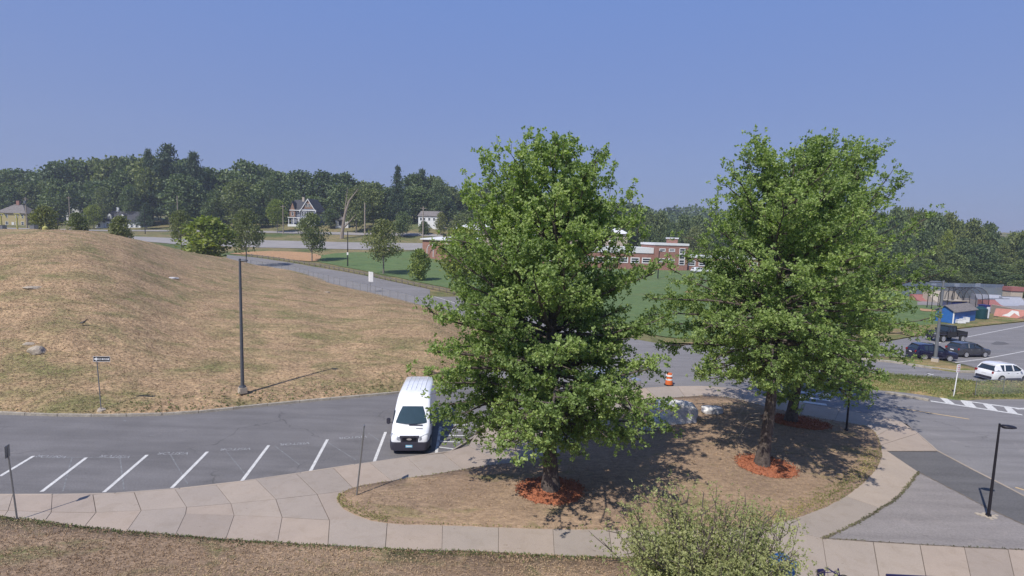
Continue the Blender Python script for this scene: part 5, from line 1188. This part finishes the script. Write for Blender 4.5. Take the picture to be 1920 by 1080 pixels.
def make_van(loc, rz, label):
    r = empty('white_van', loc, rz, label=label, cat='van'); S = []
    for x, zt, w, f in ((3.06, .80, .74, .5), (3.03, .95, .84, .6), (2.96, 1.06, .91, .7), (2.72, 1.17, .96, .85), (2.2, 1.36, 1.0, 1), (2.0, 1.54, 1.01, 1), (1.35, 2.13, 1.01, 1), (1.0, 2.42, 1.01, 1), (.65, 2.62, 1.01, 1), (.2, 2.72, 1.01, 1), (-1.5, 2.74, 1.01, 1), (-3.0, 2.71, 1.0, 1), (-3.22, 2.62, .97, 1), (-3.26, 2.4, .95, 1)):
        tw = 1 - .15 * (zt / 2.7) ** 2; k = min(.16, zt * .14)
        S.append(ring(x, [(w * .95, .30), (w, .52), (w, max(.6, min(1.15, zt * .62))), (w * (tw + .02), zt - k), (w * tw - .04, zt - k * .42), (w * tw - .14, zt - k * .1), (w * .45, zt + .012), (0, zt + .02)][:7]))
    MB().loft(S).build('body', 'paint_white', r, smooth=True)
    # windscreen follows the sloping front
    V_, F2 = [], []
    for i, (x, z, hw) in enumerate(((2.23, 1.40, .80), (2.0, 1.60, .81), (1.7, 1.865, .79), (1.38, 2.135, .73))):
        for j, q in enumerate(np.linspace(-1, 1, 9)): V_.append((x + .03 - .16 * q * q * (1 if i < 3 else .9), q * hw, z + .045 - .05 * q * q * (i / 3)))
    F2 = [(i * 9 + j, i * 9 + j + 1, i * 9 + j + 10, i * 9 + j + 9) for i in range(3) for j in range(8)]
    V3 = [(x - .035, y, z - .03) for x, y, z in V_]; MB().add(V_ + V3, F2 + [(i * 9 + 0, i * 9 + 9, i * 9 + 45, i * 9 + 36) for i in range(3)] + [(i * 9 + 8, i * 9 + 44, i * 9 + 53, i * 9 + 17) for i in range(3)] + [(j, j + 36, j + 37, j + 1) for j in range(8)] + [(27 + j, 28 + j, 64 + j, 63 + j) for j in range(8)]).build('windscreen', 'windscreen', r, smooth=True)
    MB().box((2.27, -.35, 1.37), (2.33, .35, 1.40), Matrix.Translation((0, .25, .0))).build('wiper', 'plastic_dark', r)
    MB().box((2.5, .28, 1.262), (2.55, .62, 1.275)).build('bonnet_slot', 'plastic_dark', r)
    # bumper, grille, lamps
    B = [ring(x, [(w * .96, .26), (w, .36), (w, .64), (w * .97, .70)]) for x, w in ((3.17, .70), (3.14, .84), (3.02, .95), (2.7, 1.015), (2.35, 1.02))]
    MB().loft(B).build('bumper', 'plastic_dark', r, smooth=True)
    MB().add([(3.10, -.42, .66), (3.10, .42, .66), (3.05, .50, 1.03), (3.05, -.50, 1.03), (2.95, -.42, .66), (2.95, .42, .66), (2.9, .50, 1.04), (2.9, -.50, 1.04)], [(0, 1, 2, 3), (4, 7, 6, 5), (0, 4, 5, 1), (1, 5, 6, 2), (2, 6, 7, 3), (3, 7, 4, 0)]).build('grille', 'plastic_dark', r, bevel=.02)
    for k in range(4): MB().box((3.075, -.36, .76 + k * .062), (3.108, .36, .775 + k * .062)).build('grille_bar', 'black_metal', r)
    MB().add([(3.13, .13 * math.cos(a), .88 + .055 * math.sin(a)) for a in np.linspace(0, 6.283, 17)[:-1]] + [(3.05, .13 * math.cos(a), .88 + .055 * math.sin(a)) for a in np.linspace(0, 6.283, 17)[:-1]], [tuple(range(16)), tuple(range(31, 15, -1))] + [(i, (i + 1) % 16, 16 + (i + 1) % 16, 16 + i) for i in range(16)]).build('emblem', 'chrome', r)
    for s_ in (-1, 1):
        MB().add([(3.09, s_ * .50, .80), (2.99, s_ * .86, .84), (2.80, s_ * .975, .98), (2.76, s_ * .955, 1.10), (2.98, s_ * .72, 1.06), (3.06, s_ * .50, .98),
                  (2.95, s_ * .50, .80), (2.8, s_ * .80, .84), (2.7, s_ * .86, .98), (2.7, s_ * .84, 1.08), (2.8, s_ * .66, 1.05), (2.9, s_ * .50, .98)], [(0, 1, 2, 3, 4, 5), (11, 10, 9, 8, 7, 6)] + [(i, (i + 1) % 6, 6 + (i + 1) % 6, 6 + i) for i in range(6)]).build('headlight', 'lamp_clear', r)
        m = MB().box((1.85, s_ * 1.20 - .1, 1.32), (2.0, s_ * 1.20 + .1, 1.66)).build('mirror', 'plastic_dark', r, bevel=.04); MB().tube([(2.0, s_ * 1.0, 1.42), (1.93, s_ * 1.16, 1.46)], .035, 6).build('mirror_arm', 'plastic_dark', m)
        yy = s_ * 1.006; MB().add([(2.05, yy * .985, 1.36), (1.0, yy * .99, 1.36), (1.0, yy * .955, 1.95), (1.55, yy * .95, 1.95)] + [(2.05, yy * .93, 1.36), (1.0, yy * .93, 1.36), (1.0, yy * .9, 1.95), (1.55, yy * .9, 1.95)], [(0, 1, 2, 3), (4, 7, 6, 5), (0, 4, 5, 1), (1, 5, 6, 2), (2, 6, 7, 3), (3, 7, 4, 0)]).build('side_window', 'glass', r)
        for x in (2.05, -2.0): arch_patch(r, x, s_ * 1.014, .43); wheel(r, x, s_ * .92, .35)
        for a, b in ((.9, -2.9),): MB().box((b, s_ * 1.0 - .03, .55), (a, s_ * 1.0 + .03, .72)).build('side_moulding', 'plastic_dark', r)
        MB().box((-3.1, s_ * .0, 0), (-3.0, s_ * .01 + .01, .01)) if False else None
        MB().box((-3.29, s_ * .9 - .06, 1.0), (-3.2, s_ * .9 + .06, 1.6)).build('tail_light', 'lamp_red', r)
    for q in (-.5, -.25, 0, .25, .5): MB().tube([(.1, q, 2.742), (-1.5, q, 2.762), (-2.9, q, 2.735)], .018, 5).build('roof_rib', 'paint_white', r)
    p = MB().box((3.165, -.17, .44), (3.185, .17, .58)).build('number_plate', 'plate', r, bevel=.008); MB().box((3.186, -.13, .485), (3.188, .13, .535)).build('plate_lettering', 'sign_white', p)
    return r
van_b = G(766, 856); ang = R_(274.5); van_c = van_b - Vector((math.cos(ang), math.sin(ang), 0)) * 3.1
vn = make_van(van_c, ang, 'tall white high roofed van parked nose out in the stall beside the front oak'); vn.scale = (.93, 1.0, .93)

def make_suv(loc, rz, label, paint, L=4.55, Wd=.92, H=1.68, belt=1.06, rear='suv', scale=1, cat='car', name='parked_car'):
    r = empty(name, loc, rz, label=label, cat=cat); r.scale = (scale,) * 3; h = L / 2
    S = [ring(x, [(w * .94, .24), (w, .42), (w * 1.01, .72), (w * .975, zt - .07), (w * .86, zt - .01), (w * .4, zt + .01)]) for x, zt, w in ((h, .72, Wd * .74), (h - .06, .84, Wd * .86), (h - .3, .93, Wd * .95), (h - 1.0, belt - .04, Wd), (h - 1.25, belt, Wd), (-h + .5, belt + .02, Wd), (-h + .12, belt + .0, Wd * .95), (-h, .85, Wd * .86))]
    MB().loft(S).build('body', paint, r, smooth=True)
    T_ = [ring(x, [(wb, belt - .03), (wb * .97, belt + .02), (wt, max(belt + .03, zt - .10)), (wt - .07, max(belt + .04, zt - .02)), (wt * .4, zt)]) for x, zt, wb, wt in ((h - 1.12, belt + .04, Wd * .88, Wd * .84), (h - 1.85, H - .12, Wd * .94, Wd * .74), (h - 2.1, H - .03, Wd * .95, Wd * .74), (-h + 1.0, H - .02, Wd * .95, Wd * .74), (-h + .55, H - .08, Wd * .94, Wd * .73), (-h + .12, belt + .06, Wd * .88, Wd * .80))]
    MB().loft(T_).build('cabin_glass', 'glass', r, smooth=True)
    Rf = [ring(x, [(wt, z - .10), (wt + .012, z - .07), (wt - .06, z + .012), (wt * .4, z + .03)]) for x, z, wt in ((h - 1.78, H - .14, Wd * .74), (h - 2.1, H - .02, Wd * .75), (-h + .95, H - .01, Wd * .75), (-h + .42, H - .10, Wd * .74))]
    MB().loft(Rf).build('roof', paint, r, smooth=True)
    for s_ in (-1, 1):
        yb, yt = s_ * Wd * .945, s_ * Wd * .755
        for (xa, xb, w) in ((h - 1.1, h - 1.9, .05), (-.02, -.06, .045), (-h + 1.25, -h + 1.35, .05)): MB().tube([(xa, yb * (.97 if xa > .5 else 1), belt), (xb, yt, H - .1)], w, 5).build('pillar', paint, r)
        MB().add([(-h + 1.0, yb * 1.005, belt - .02), (-h + .14, yb * .93, belt - .0), (-h + .45, yt * 1.0, H - .14), (-h + .85, yt * 1.01, H - .12), (-h + 1.0, yb * .9, belt - .02), (-h + .14, yb * .82, belt), (-h + .45, yt * .88, H - .14), (-h + .85, yt * .88, H - .12)], [(0, 1, 2, 3), (4, 7, 6, 5), (0, 4, 5, 1), (1, 5, 6, 2), (2, 6, 7, 3), (3, 7, 4, 0)]).build('rear_quarter', paint, r)
        for x in (h - .95, -h + .9): arch_patch(r, x, s_ * Wd * 1.018, .40); wheel(r, x, s_ * (Wd - .055), .34)
        MB().box((-h + 1.4, s_ * Wd * 1.0 - .025, .26), (h - 1.45, s_ * Wd * 1.0 + .025, .40)).build('sill', 'plastic_dark', r)
        MB().add([(h + .005, s_ * .38, .74), (h - .12, s_ * Wd * .9, .76), (h - .42, s_ * Wd * .97, .86), (h - .1, s_ * .5, .88), (h - .15, s_ * .38, .72), (h - .3, s_ * Wd * .8, .74), (h - .5, s_ * Wd * .85, .84), (h - .25, s_ * .45, .86)], [(0, 1, 2, 3), (4, 7, 6, 5), (0, 4, 5, 1), (1, 5, 6, 2), (2, 6, 7, 3), (3, 7, 4, 0)]).build('headlight', 'lamp_clear', r)
        MB().box((-h - .01, s_ * Wd * .78 - .10, belt - .28), (-h + .32, s_ * Wd * .84 + .10, belt - .04)).build('tail_light', 'lamp_red', r, bevel=.03)
        MB().box((h - 1.62, s_ * (Wd + .12) - .09, belt + .0), (h - 1.48, s_ * (Wd + .12) + .09, belt + .14)).build('mirror', paint, r, bevel=.03)
        for x in (.35, -.65): MB().box((x - .09, s_ * Wd * 1.008 - .012, .86), (x + .09, s_ * Wd * 1.008 + .012, .89)).build('door_handle', 'chrome', r)
    MB().box((h - .06, -.5, .36), (h + .02, .5, .62)).build('grille', 'plastic_dark', r, bevel=.03); MB().box((-h - .04, -Wd * .8, .28), (-h + .1, Wd * .8, .52)).build('bumper', 'plastic_dark', r, bevel=.03)
    MB().box((-h - .015, -.2, .70), (-h + .02, .2, .82)).build('number_plate', 'sign_white', r)
    return r
def at(u, v): return G(u, v)
make_suv(at(1880, 712), R_(10), 'white crossover car standing near the grass median at the right', 'paint_white', L=4.5, scale=.92)
make_suv(at(1746, 673), R_(-6), 'shiny navy blue car parked by the tall lamp post', 'car_navy', L=4.3, H=1.66, scale=.95)
make_suv(at(1814, 667), R_(9), 'dark grey hatchback parked between the navy car and the white car', 'car_grey', L=4.3, H=1.6, Wd=.9, scale=.93)
cR_ = G(1145, 733); make_suv(cR_, math.atan2(*(G(1210, 722) - G(1070, 743)).yx), 'silver car mostly hidden behind the lower branches of the front oak', 'car_silver')
# black pickup
r = empty('pickup_truck', at(1773, 639), R_(190), label='black open bed pickup with boxy cab at the edge of the car park', cat='pickup'); r.scale = (.80, .95, 1.02)
MB().box((.9, -.75, .75), (2.6, .75, 1.22)).build('bonnet', 'car_black', r, bevel=.06); MB().box((2.55, -.72, .7), (2.68, .72, 1.2)).build('grille', 'plastic_dark', r, bevel=.02)
MB().box((-.75, -.85, .55), (.95, .85, 1.25)).build('body', 'car_black', r, bevel=.05)
MB().add([(.85, -.8, 1.25), (.85, .8, 1.25), (.55, .72, 1.82), (.55, -.72, 1.82), (-.72, -.8, 1.25), (-.72, .8, 1.25), (-.66, .72, 1.82), (-.66, -.72, 1.82)], [(0, 1, 2, 3), (4, 7, 6, 5), (0, 4, 5, 1), (1, 5, 6, 2), (2, 6, 7, 3), (3, 7, 4, 0)]).build('cabin_glass', 'glass', r)
MB().box((-.74, -.76, 1.80), (.62, .76, 1.90)).build('roof', 'car_black', r, bevel=.03)
for s_ in (-1, 1):
    for xa, xb in ((.87, .57), (-.05, -.05), (-.72, -.66)): MB().tube([(xa, s_ * .81, 1.2), (xb, s_ * .74, 1.85)], .05, 5).build('pillar', 'car_black', r)
    MB().box((-2.6, s_ * .85 - .05, .7), (-.78, s_ * .85 + .05, 1.25)).build('bed_side', 'car_black', r, bevel=.02)
    for x in (1.75, -1.7): wheel(r, x, s_ * .84, .42, .28); MB().box((x - .6, s_ * .88 - .14, .86), (x + .6, s_ * .88 + .12, .97)).build('fender', 'plastic_dark', r, bevel=.03)
    MB().box((-2.66, s_ * .78 - .07, .8), (-2.58, s_ * .78 + .07, 1.1)).build('tail_light', 'lamp_red', r); MB().tube([(2.66, s_ * .5, .98), (2.72, s_ * .5, .98)], .12, 12).build('headlight', 'lamp_clear', r)
    MB().box((.6, s_ * 1.0 - .1, 1.25), (.7, s_ * 1.0 + .1, 1.45)).build('mirror', 'plastic_dark', r)
MB().box((-2.6, -.85, .62), (-.78, .85, .74)).build('bed_floor', 'plastic_dark', r); MB().box((-2.66, -.8, .7), (-2.58, .8, 1.22)).build('tailgate', 'car_black', r, bevel=.02); MB().box((-2.8, -.8, .5), (-2.62, .8, .66)).build('bumper', 'chrome', r, bevel=.03); MB().box((2.66, -.85, .5), (2.85, .85, .68)).build('bumper', 'plastic_dark', r, bevel=.03)
# parked cars far off before the school
for i, (u, m_, t) in enumerate(((1310, 'paint_white', 'leftmost white car'), (1332, 'paint_white', 'second white car from the left'), (1356, 'car_silver', 'silver car'), (1394, 'paint_white', 'white car right of the silver one'), (1418, 'car_silver', 'rightmost pale car'))):
    g = TG(u, 160); make_suv(g, R_(10), f'{t} in the row before the brick school', m_)
# ------------------------------------------------------------------ signs
def post_sign(foot, h, label, lean=(0, 0), board=(.3, .46), rz=0, r0=.028, bz=0, mat='galv', front=None):
    r = empty('sign_post', foot, label=label, cat='sign'); top = (lean[0], lean[1], h)
    MB().tube([(0, 0, -.2), top], r0, 8).build('post', mat, r)
    o = MB().box((-board[0] / 2, -.012, -board[1]), (board[0] / 2, .012, 0)).build('board', 'galv' if front is None else front, r, bevel=.01); o.location = (lean[0], lean[1], h + bz); o.rotation_euler.z = rz; return r, o
def topof(foot, u, v):
    """post top above the foot in the plane across the view so that it stands at u, v"""
    return W(u, v, foot.y) - foot
f_ = G(33, 974, .16); t_ = topof(f_, 13, 836); post_sign(f_, t_.z, 'steel sign post with its board edge on, leaning at the lawn edge far left', lean=(t_.x, 0), rz=R_(-72), bz=.02)
f_ = G(668, 928, .17); t_ = topof(f_, 683, 798); post_sign(f_, t_.z, 'steel sign post at the rounded tip of the oak island', lean=(t_.x, 0), rz=R_(-80), r0=.035, bz=.02)
f_ = hill_at(190, 770); f_.z -= .0; t_ = topof(f_, 181, 668); r, bd = post_sign(f_, t_.z, 'black and white one way sign on a leaning post at the kerb', lean=(t_.x, 0), board=(.92, .31), rz=R_(6), bz=0, front='sign_black', mat='galv')
bd.location.x += .30
MB().add([(-.43, -.018, -.155), (-.27, -.018, -.045), (-.27, -.018, -.10), (.40, -.018, -.10), (.40, -.018, -.21), (-.27, -.018, -.21), (-.27, -.018, -.265)], [tuple(range(7))]).build('arrow', 'sign_white', bd)
bw = MB(); 
for a_, b_ in (((-.46, -.31), (.46, -.295)), ((-.46, -.015), (.46, 0)), ((-.46, -.295), (-.445, -.015)), ((.445, -.295), (.46, -.015))): bw.box((a_[0], -.017, a_[1]), (b_[0], -.013, b_[1]))
bw.build('border', 'sign_white', bd)
cu = bpy.data.curves.new('lettering', 'FONT'); cu.body = 'ONE WAY'; cu.size = .125; cu.align_x = 'CENTER'; cu.align_y = 'CENTER'; cu.materials.append(MT['sign_black']); cu.offset = .004
o = bpy.data.objects.new('lettering', cu); col.objects.link(o); o.parent = bd; o.location = (.06, -.021, -.155); o.rotation_euler.x = R_(90); text_mesh(o, 'lettering')
# concrete collar at the foot of the one way post
MB().tube([(0, 0, -.1), (.05, 0, .07)], [.24, .2], 10).build('footing', 'tan_wall', r)
f_ = G(1788, 741, .2); t_ = topof(f_, 1798, 683); r, bd = post_sign(f_, t_.z, 'white sign with red symbols on a leaning post in the grass median', lean=(t_.x, 0), board=(.46, .62), rz=R_(25), front='sign_white', r0=.035, mat='sign_white')
for z0, z1, x0, x1 in ((-.14, -.06, -.1, .1), (-.30, -.2, -.14, .14), (-.44, -.36, -.09, .12), (-.56, -.52, -.17, .17)): MB().box((x0, -.018, z0), (x1, -.013, z1)).build('symbol', 'sign_red', bd)
# orange barrel and cone behind the oaks
def barrel(u, v, label, h=1.0):
    g = G(u, v); r = empty('traffic_barrel', g, label=label, cat='traffic barrel')
    MB().tube([(0, 0, 0), (0, 0, .08)], .36, 14).build('base', 'black_metal', r)
    MB().tube([(0, 0, .08), (0, 0, .35), (0, 0, .37), (0, 0, h)], [.29, .27, .25, .2], 14).build('drum', 'orange', r, smooth=True)
    for z in (.42, .72): MB().tube([(0, 0, z), (0, 0, z + .12)], [.262, .25], 14).build('band', 'sign_white', r)
barrel(1254, 722, 'orange and white traffic barrel on the road between the oaks', .95)

# ------------------------------------------------------------------ rocks
def rock(loc, sx, sy, sz, seed, mat, label, rz=0, flat=.0, cat='boulder'):
    rg = np.random.default_rng(seed); bm = bmesh.new(); bmesh.ops.create_icosphere(bm, subdivisions=4, radius=1)
    dirs = rg.normal(size=(11, 3)); dirs /= np.linalg.norm(dirs, axis=1, keepdims=True); dist = rg.uniform(.62, .92, 11)
    for v in bm.verts:
        p = np.array(v.co)
        for d, q in zip(dirs, dist):
            k = p @ d
            if k > q: p = p - d * (k - q) * .92
        p = p * (1 + .10 * mnoise.noise(Vector(p) * 2.2 + Vector((seed, 0, 0))) + .04 * mnoise.noise(Vector(p) * 7))
        if flat and p[2] > flat: p[2] = flat + (p[2] - flat) * .15
        v.co = Vector((p[0] * sx, p[1] * sy, p[2] * sz))
    me = bpy.data.meshes.new('boulder'); bm.to_mesh(me); bm.free(); o = link('boulder', me, mat, smooth=True)
    try: me.set_sharp_from_angle(angle=R_(28))
    except Exception: pass
    o.location = loc; o.rotation_euler.z = rz; return tag(o, label=label, cat=cat)
def ig(u, v): g = G(u, v, .4); g.z = isl_z(g.x, g.y); return g
rock(ig(1262, 790) + Vector((0, .5, .35)), 1.75, 1.1, 1.0, 3, 'rock', 'largest pale grey boulder on the island behind the front oak', -.35)
rock(ig(1226, 803) + Vector((0, .3, .15)), .85, .6, .5, 8, 'rock', 'small pale rock lying against the front of the largest boulder', .4)
rock(ig(1336, 778) + Vector((0, .3, .12)), .78, .5, .45, 5, 'rock', 'low flat topped pale boulder on the island between the oaks', .1, flat=.55)
h_ = hill_at(68, 664); rock(h_ + Vector((0, .2, .05)), .68, .5, .42, 12, 'rock_tan', 'tan boulder half sunk in the mound, left of the one way sign', .2)
h_ = hill_at(52, 648); rock(h_ + Vector((0, .2, .02)), .45, .3, .16, 14, 'rock_tan', 'flat pale stone just above the tan boulder', .2)
h_ = hill_at(322, 522); rock(h_, .95, .5, .16, 15, 'rock', 'flat grey stone patch high on the mound right of its middle', .1)
h_ = hill_at(62, 540); rock(h_, .8, .5, .12, 16, 'rock_tan', 'flat tan stone on the upper mound at the left', .1)
h_ = hill_at(612, 548); rock(h_ - Vector((0, 0, .02)), .5, .3, .14, 17, 'rock_tan', 'small pale stone on the mound near the fence', .1)
# crow on the mound
h_ = hill_at(156, 613); r = empty('crow', h_, .4, label='small black crow standing on the brown mound', cat='bird')
MB().loft([[(x, w * math.cos(a), z + hh * math.sin(a)) for a in np.linspace(0, 6.283, 11)[:-1]] for x, z, w, hh in ((-.30, .20, .02, .01), (-.16, .22, .06, .04), (0, .26, .09, .085), (.12, .32, .07, .075), (.18, .40, .045, .05), (.22, .45, .05, .05), (.28, .45, .03, .03), (.36, .44, .006, .008))]).build('body', 'black_metal', r, smooth=True)
for s_ in (-1, 1): MB().tube([(0, s_ * .03, .2), (.01, s_ * .03, 0)], .008, 5).tube([(-.02, s_ * .03, 0), (.06, s_ * .03, 0)], .006, 4).build('leg', 'black_metal', r)

# things on the crest and street beyond
def onz(u, v, y): return W(u, v, y)
r = empty('yellow_marker', onz(85, 430, 76), label='small yellow rounded marker on the crest of the mound', cat='marker')
MB().loft([[(q * math.cos(a), q * math.sin(a), z) for a in np.linspace(0, 6.283, 11)[:-1]] for q, z in ((.34, -.1), (.34, .25), (.16, .42), (.05, .5), (.03, .9))]).build('marker', 'yellow', r, smooth=True)
for u, t in ((5, 'left'), (64, 'right')):
    r = empty('utility_box', onz(u, 433, 90), label=f'{t} grey utility box behind the crest of the mound', cat='utility box'); MB().box((-.4, -.4, -1), (.4, .4, .95)).build('cabinet', 'galv', r, bevel=.03); MB().box((-.45, -.45, .95), (.45, .45, 1.0)).build('lid', 'galv', r)
for u, t in ((3, 'left'), (33, 'right')):
    r = empty('yellow_post', onz(u, 432, 96), label=f'{t} yellow post with a drooping arm before the yellow house', cat='post')
    MB().tube([(0, 0, -1.5), (0, 0, 2.6)], .12, 8).build('column', 'yellow', r); MB().tube([(0, 0, 2.55), (-.5, 0, 2.9), (.5, 0, 2.95), (.95, 0, 2.3)], .08, 6).build('arm', 'yellow', r)
# blue bin beside the bush, bicycle and bench tops at the bottom edge
g = W(1463, 1100, 15.6); r = empty('recycling_bin', (g.x, g.y, .13), .3, label='blue recycling bin half hidden by the pale bush', cat='bin')
MB().loft([[(-w, -w, z), (w, -w, z), (w, w, z), (-w, w, z)] for w, z in ((.22, 0), (.29, 1.35))]).build('bin_body', 'bin_blue', r, bevel=.03); MB().box((-.32, -.34, 1.35), (.32, .32, 1.45)).build('lid', 'bin_blue', r, bevel=.03)
p0 = W(1552, 1076, 16.0); r = empty('bicycle', (p0.x, p0.y, .13), R_(8), label='dark bicycle, only its handlebar and saddle showing at the bottom edge', cat='bicycle'); hz1 = p0.z - .13
k_ = hz1 / 1.05
for x in (-.52, .52):
    w_ = MB().tube([(x + .33 * math.cos(a), 0, .33 + .33 * math.sin(a)) for a in np.linspace(0, 6.283, 25)], .02, 6, cap=False)
    w_.build('wheel', 'tyre', r)
MB().tube([(-.52, 0, .33), (-.1, 0, .3), (.35, 0, .8), (-.2, 0, .78), (-.1, 0, .3)], .018, 6).tube([(.52, 0, .33), (.35, 0, .9)], .018, 6).tube([(-.1, 0, .3), (-.24, 0, .9)], .016, 6).build('frame', 'purple_paint', r)
MB().box((-.36, -.07, .9), (-.12, .07, hz1 - .06)).build('saddle', 'purple_paint', r, bevel=.03)
MB().tube([(.35, 0, .88), (.34, 0, hz1 - .05), (.40, -.30, hz1)], .022, 6).tube([(.34, 0, hz1 - .05), (.2, .30, hz1)], .022, 6).build('handlebar', 'purple_paint', r)
p0 = W(1668, 1077, 16.2); r = empty('bench', (p0.x, p0.y, .13), R_(-2), label='dark bench whose top rail just shows at the bottom edge', cat='bench'); hz1 = p0.z - .13
MB().box((-.1, -.04, hz1 - .09), (1.5, .04, hz1)).build('backrest', 'purple_paint', r, bevel=.01); MB().box((-.1, -.5, .42), (1.5, -.05, .47)).build('seat', 'purple_paint', r, bevel=.01)
for x in (0, 1.35): MB().box((x, -.5, 0), (x + .06, -.44, .42)).build('leg', 'purple_paint', r); MB().box((x, -.06, 0), (x + .06, 0, hz1 - .09)).build('leg', 'purple_paint', r)

# ------------------------------------------------------------------ summer haze
m = bpy.data.materials.new('haze'); m.use_nodes = True; n = m.node_tree.nodes; n.clear(); out = n.new('ShaderNodeOutputMaterial'); pv = n.new('ShaderNodeVolumePrincipled')
pv.inputs['Density'].default_value = .0004; pv.inputs['Color'].default_value = (.80, .87, 1.0, 1); pv.inputs['Anisotropy'].default_value = .2
m.node_tree.links.new(pv.outputs[0], out.inputs['Volume'])
hb = MB().box((-1050, -90, -3.5), (1050, 1550, 85)).build('haze', m); tag(hb, kind='stuff', label='thin summer haze over the whole site')
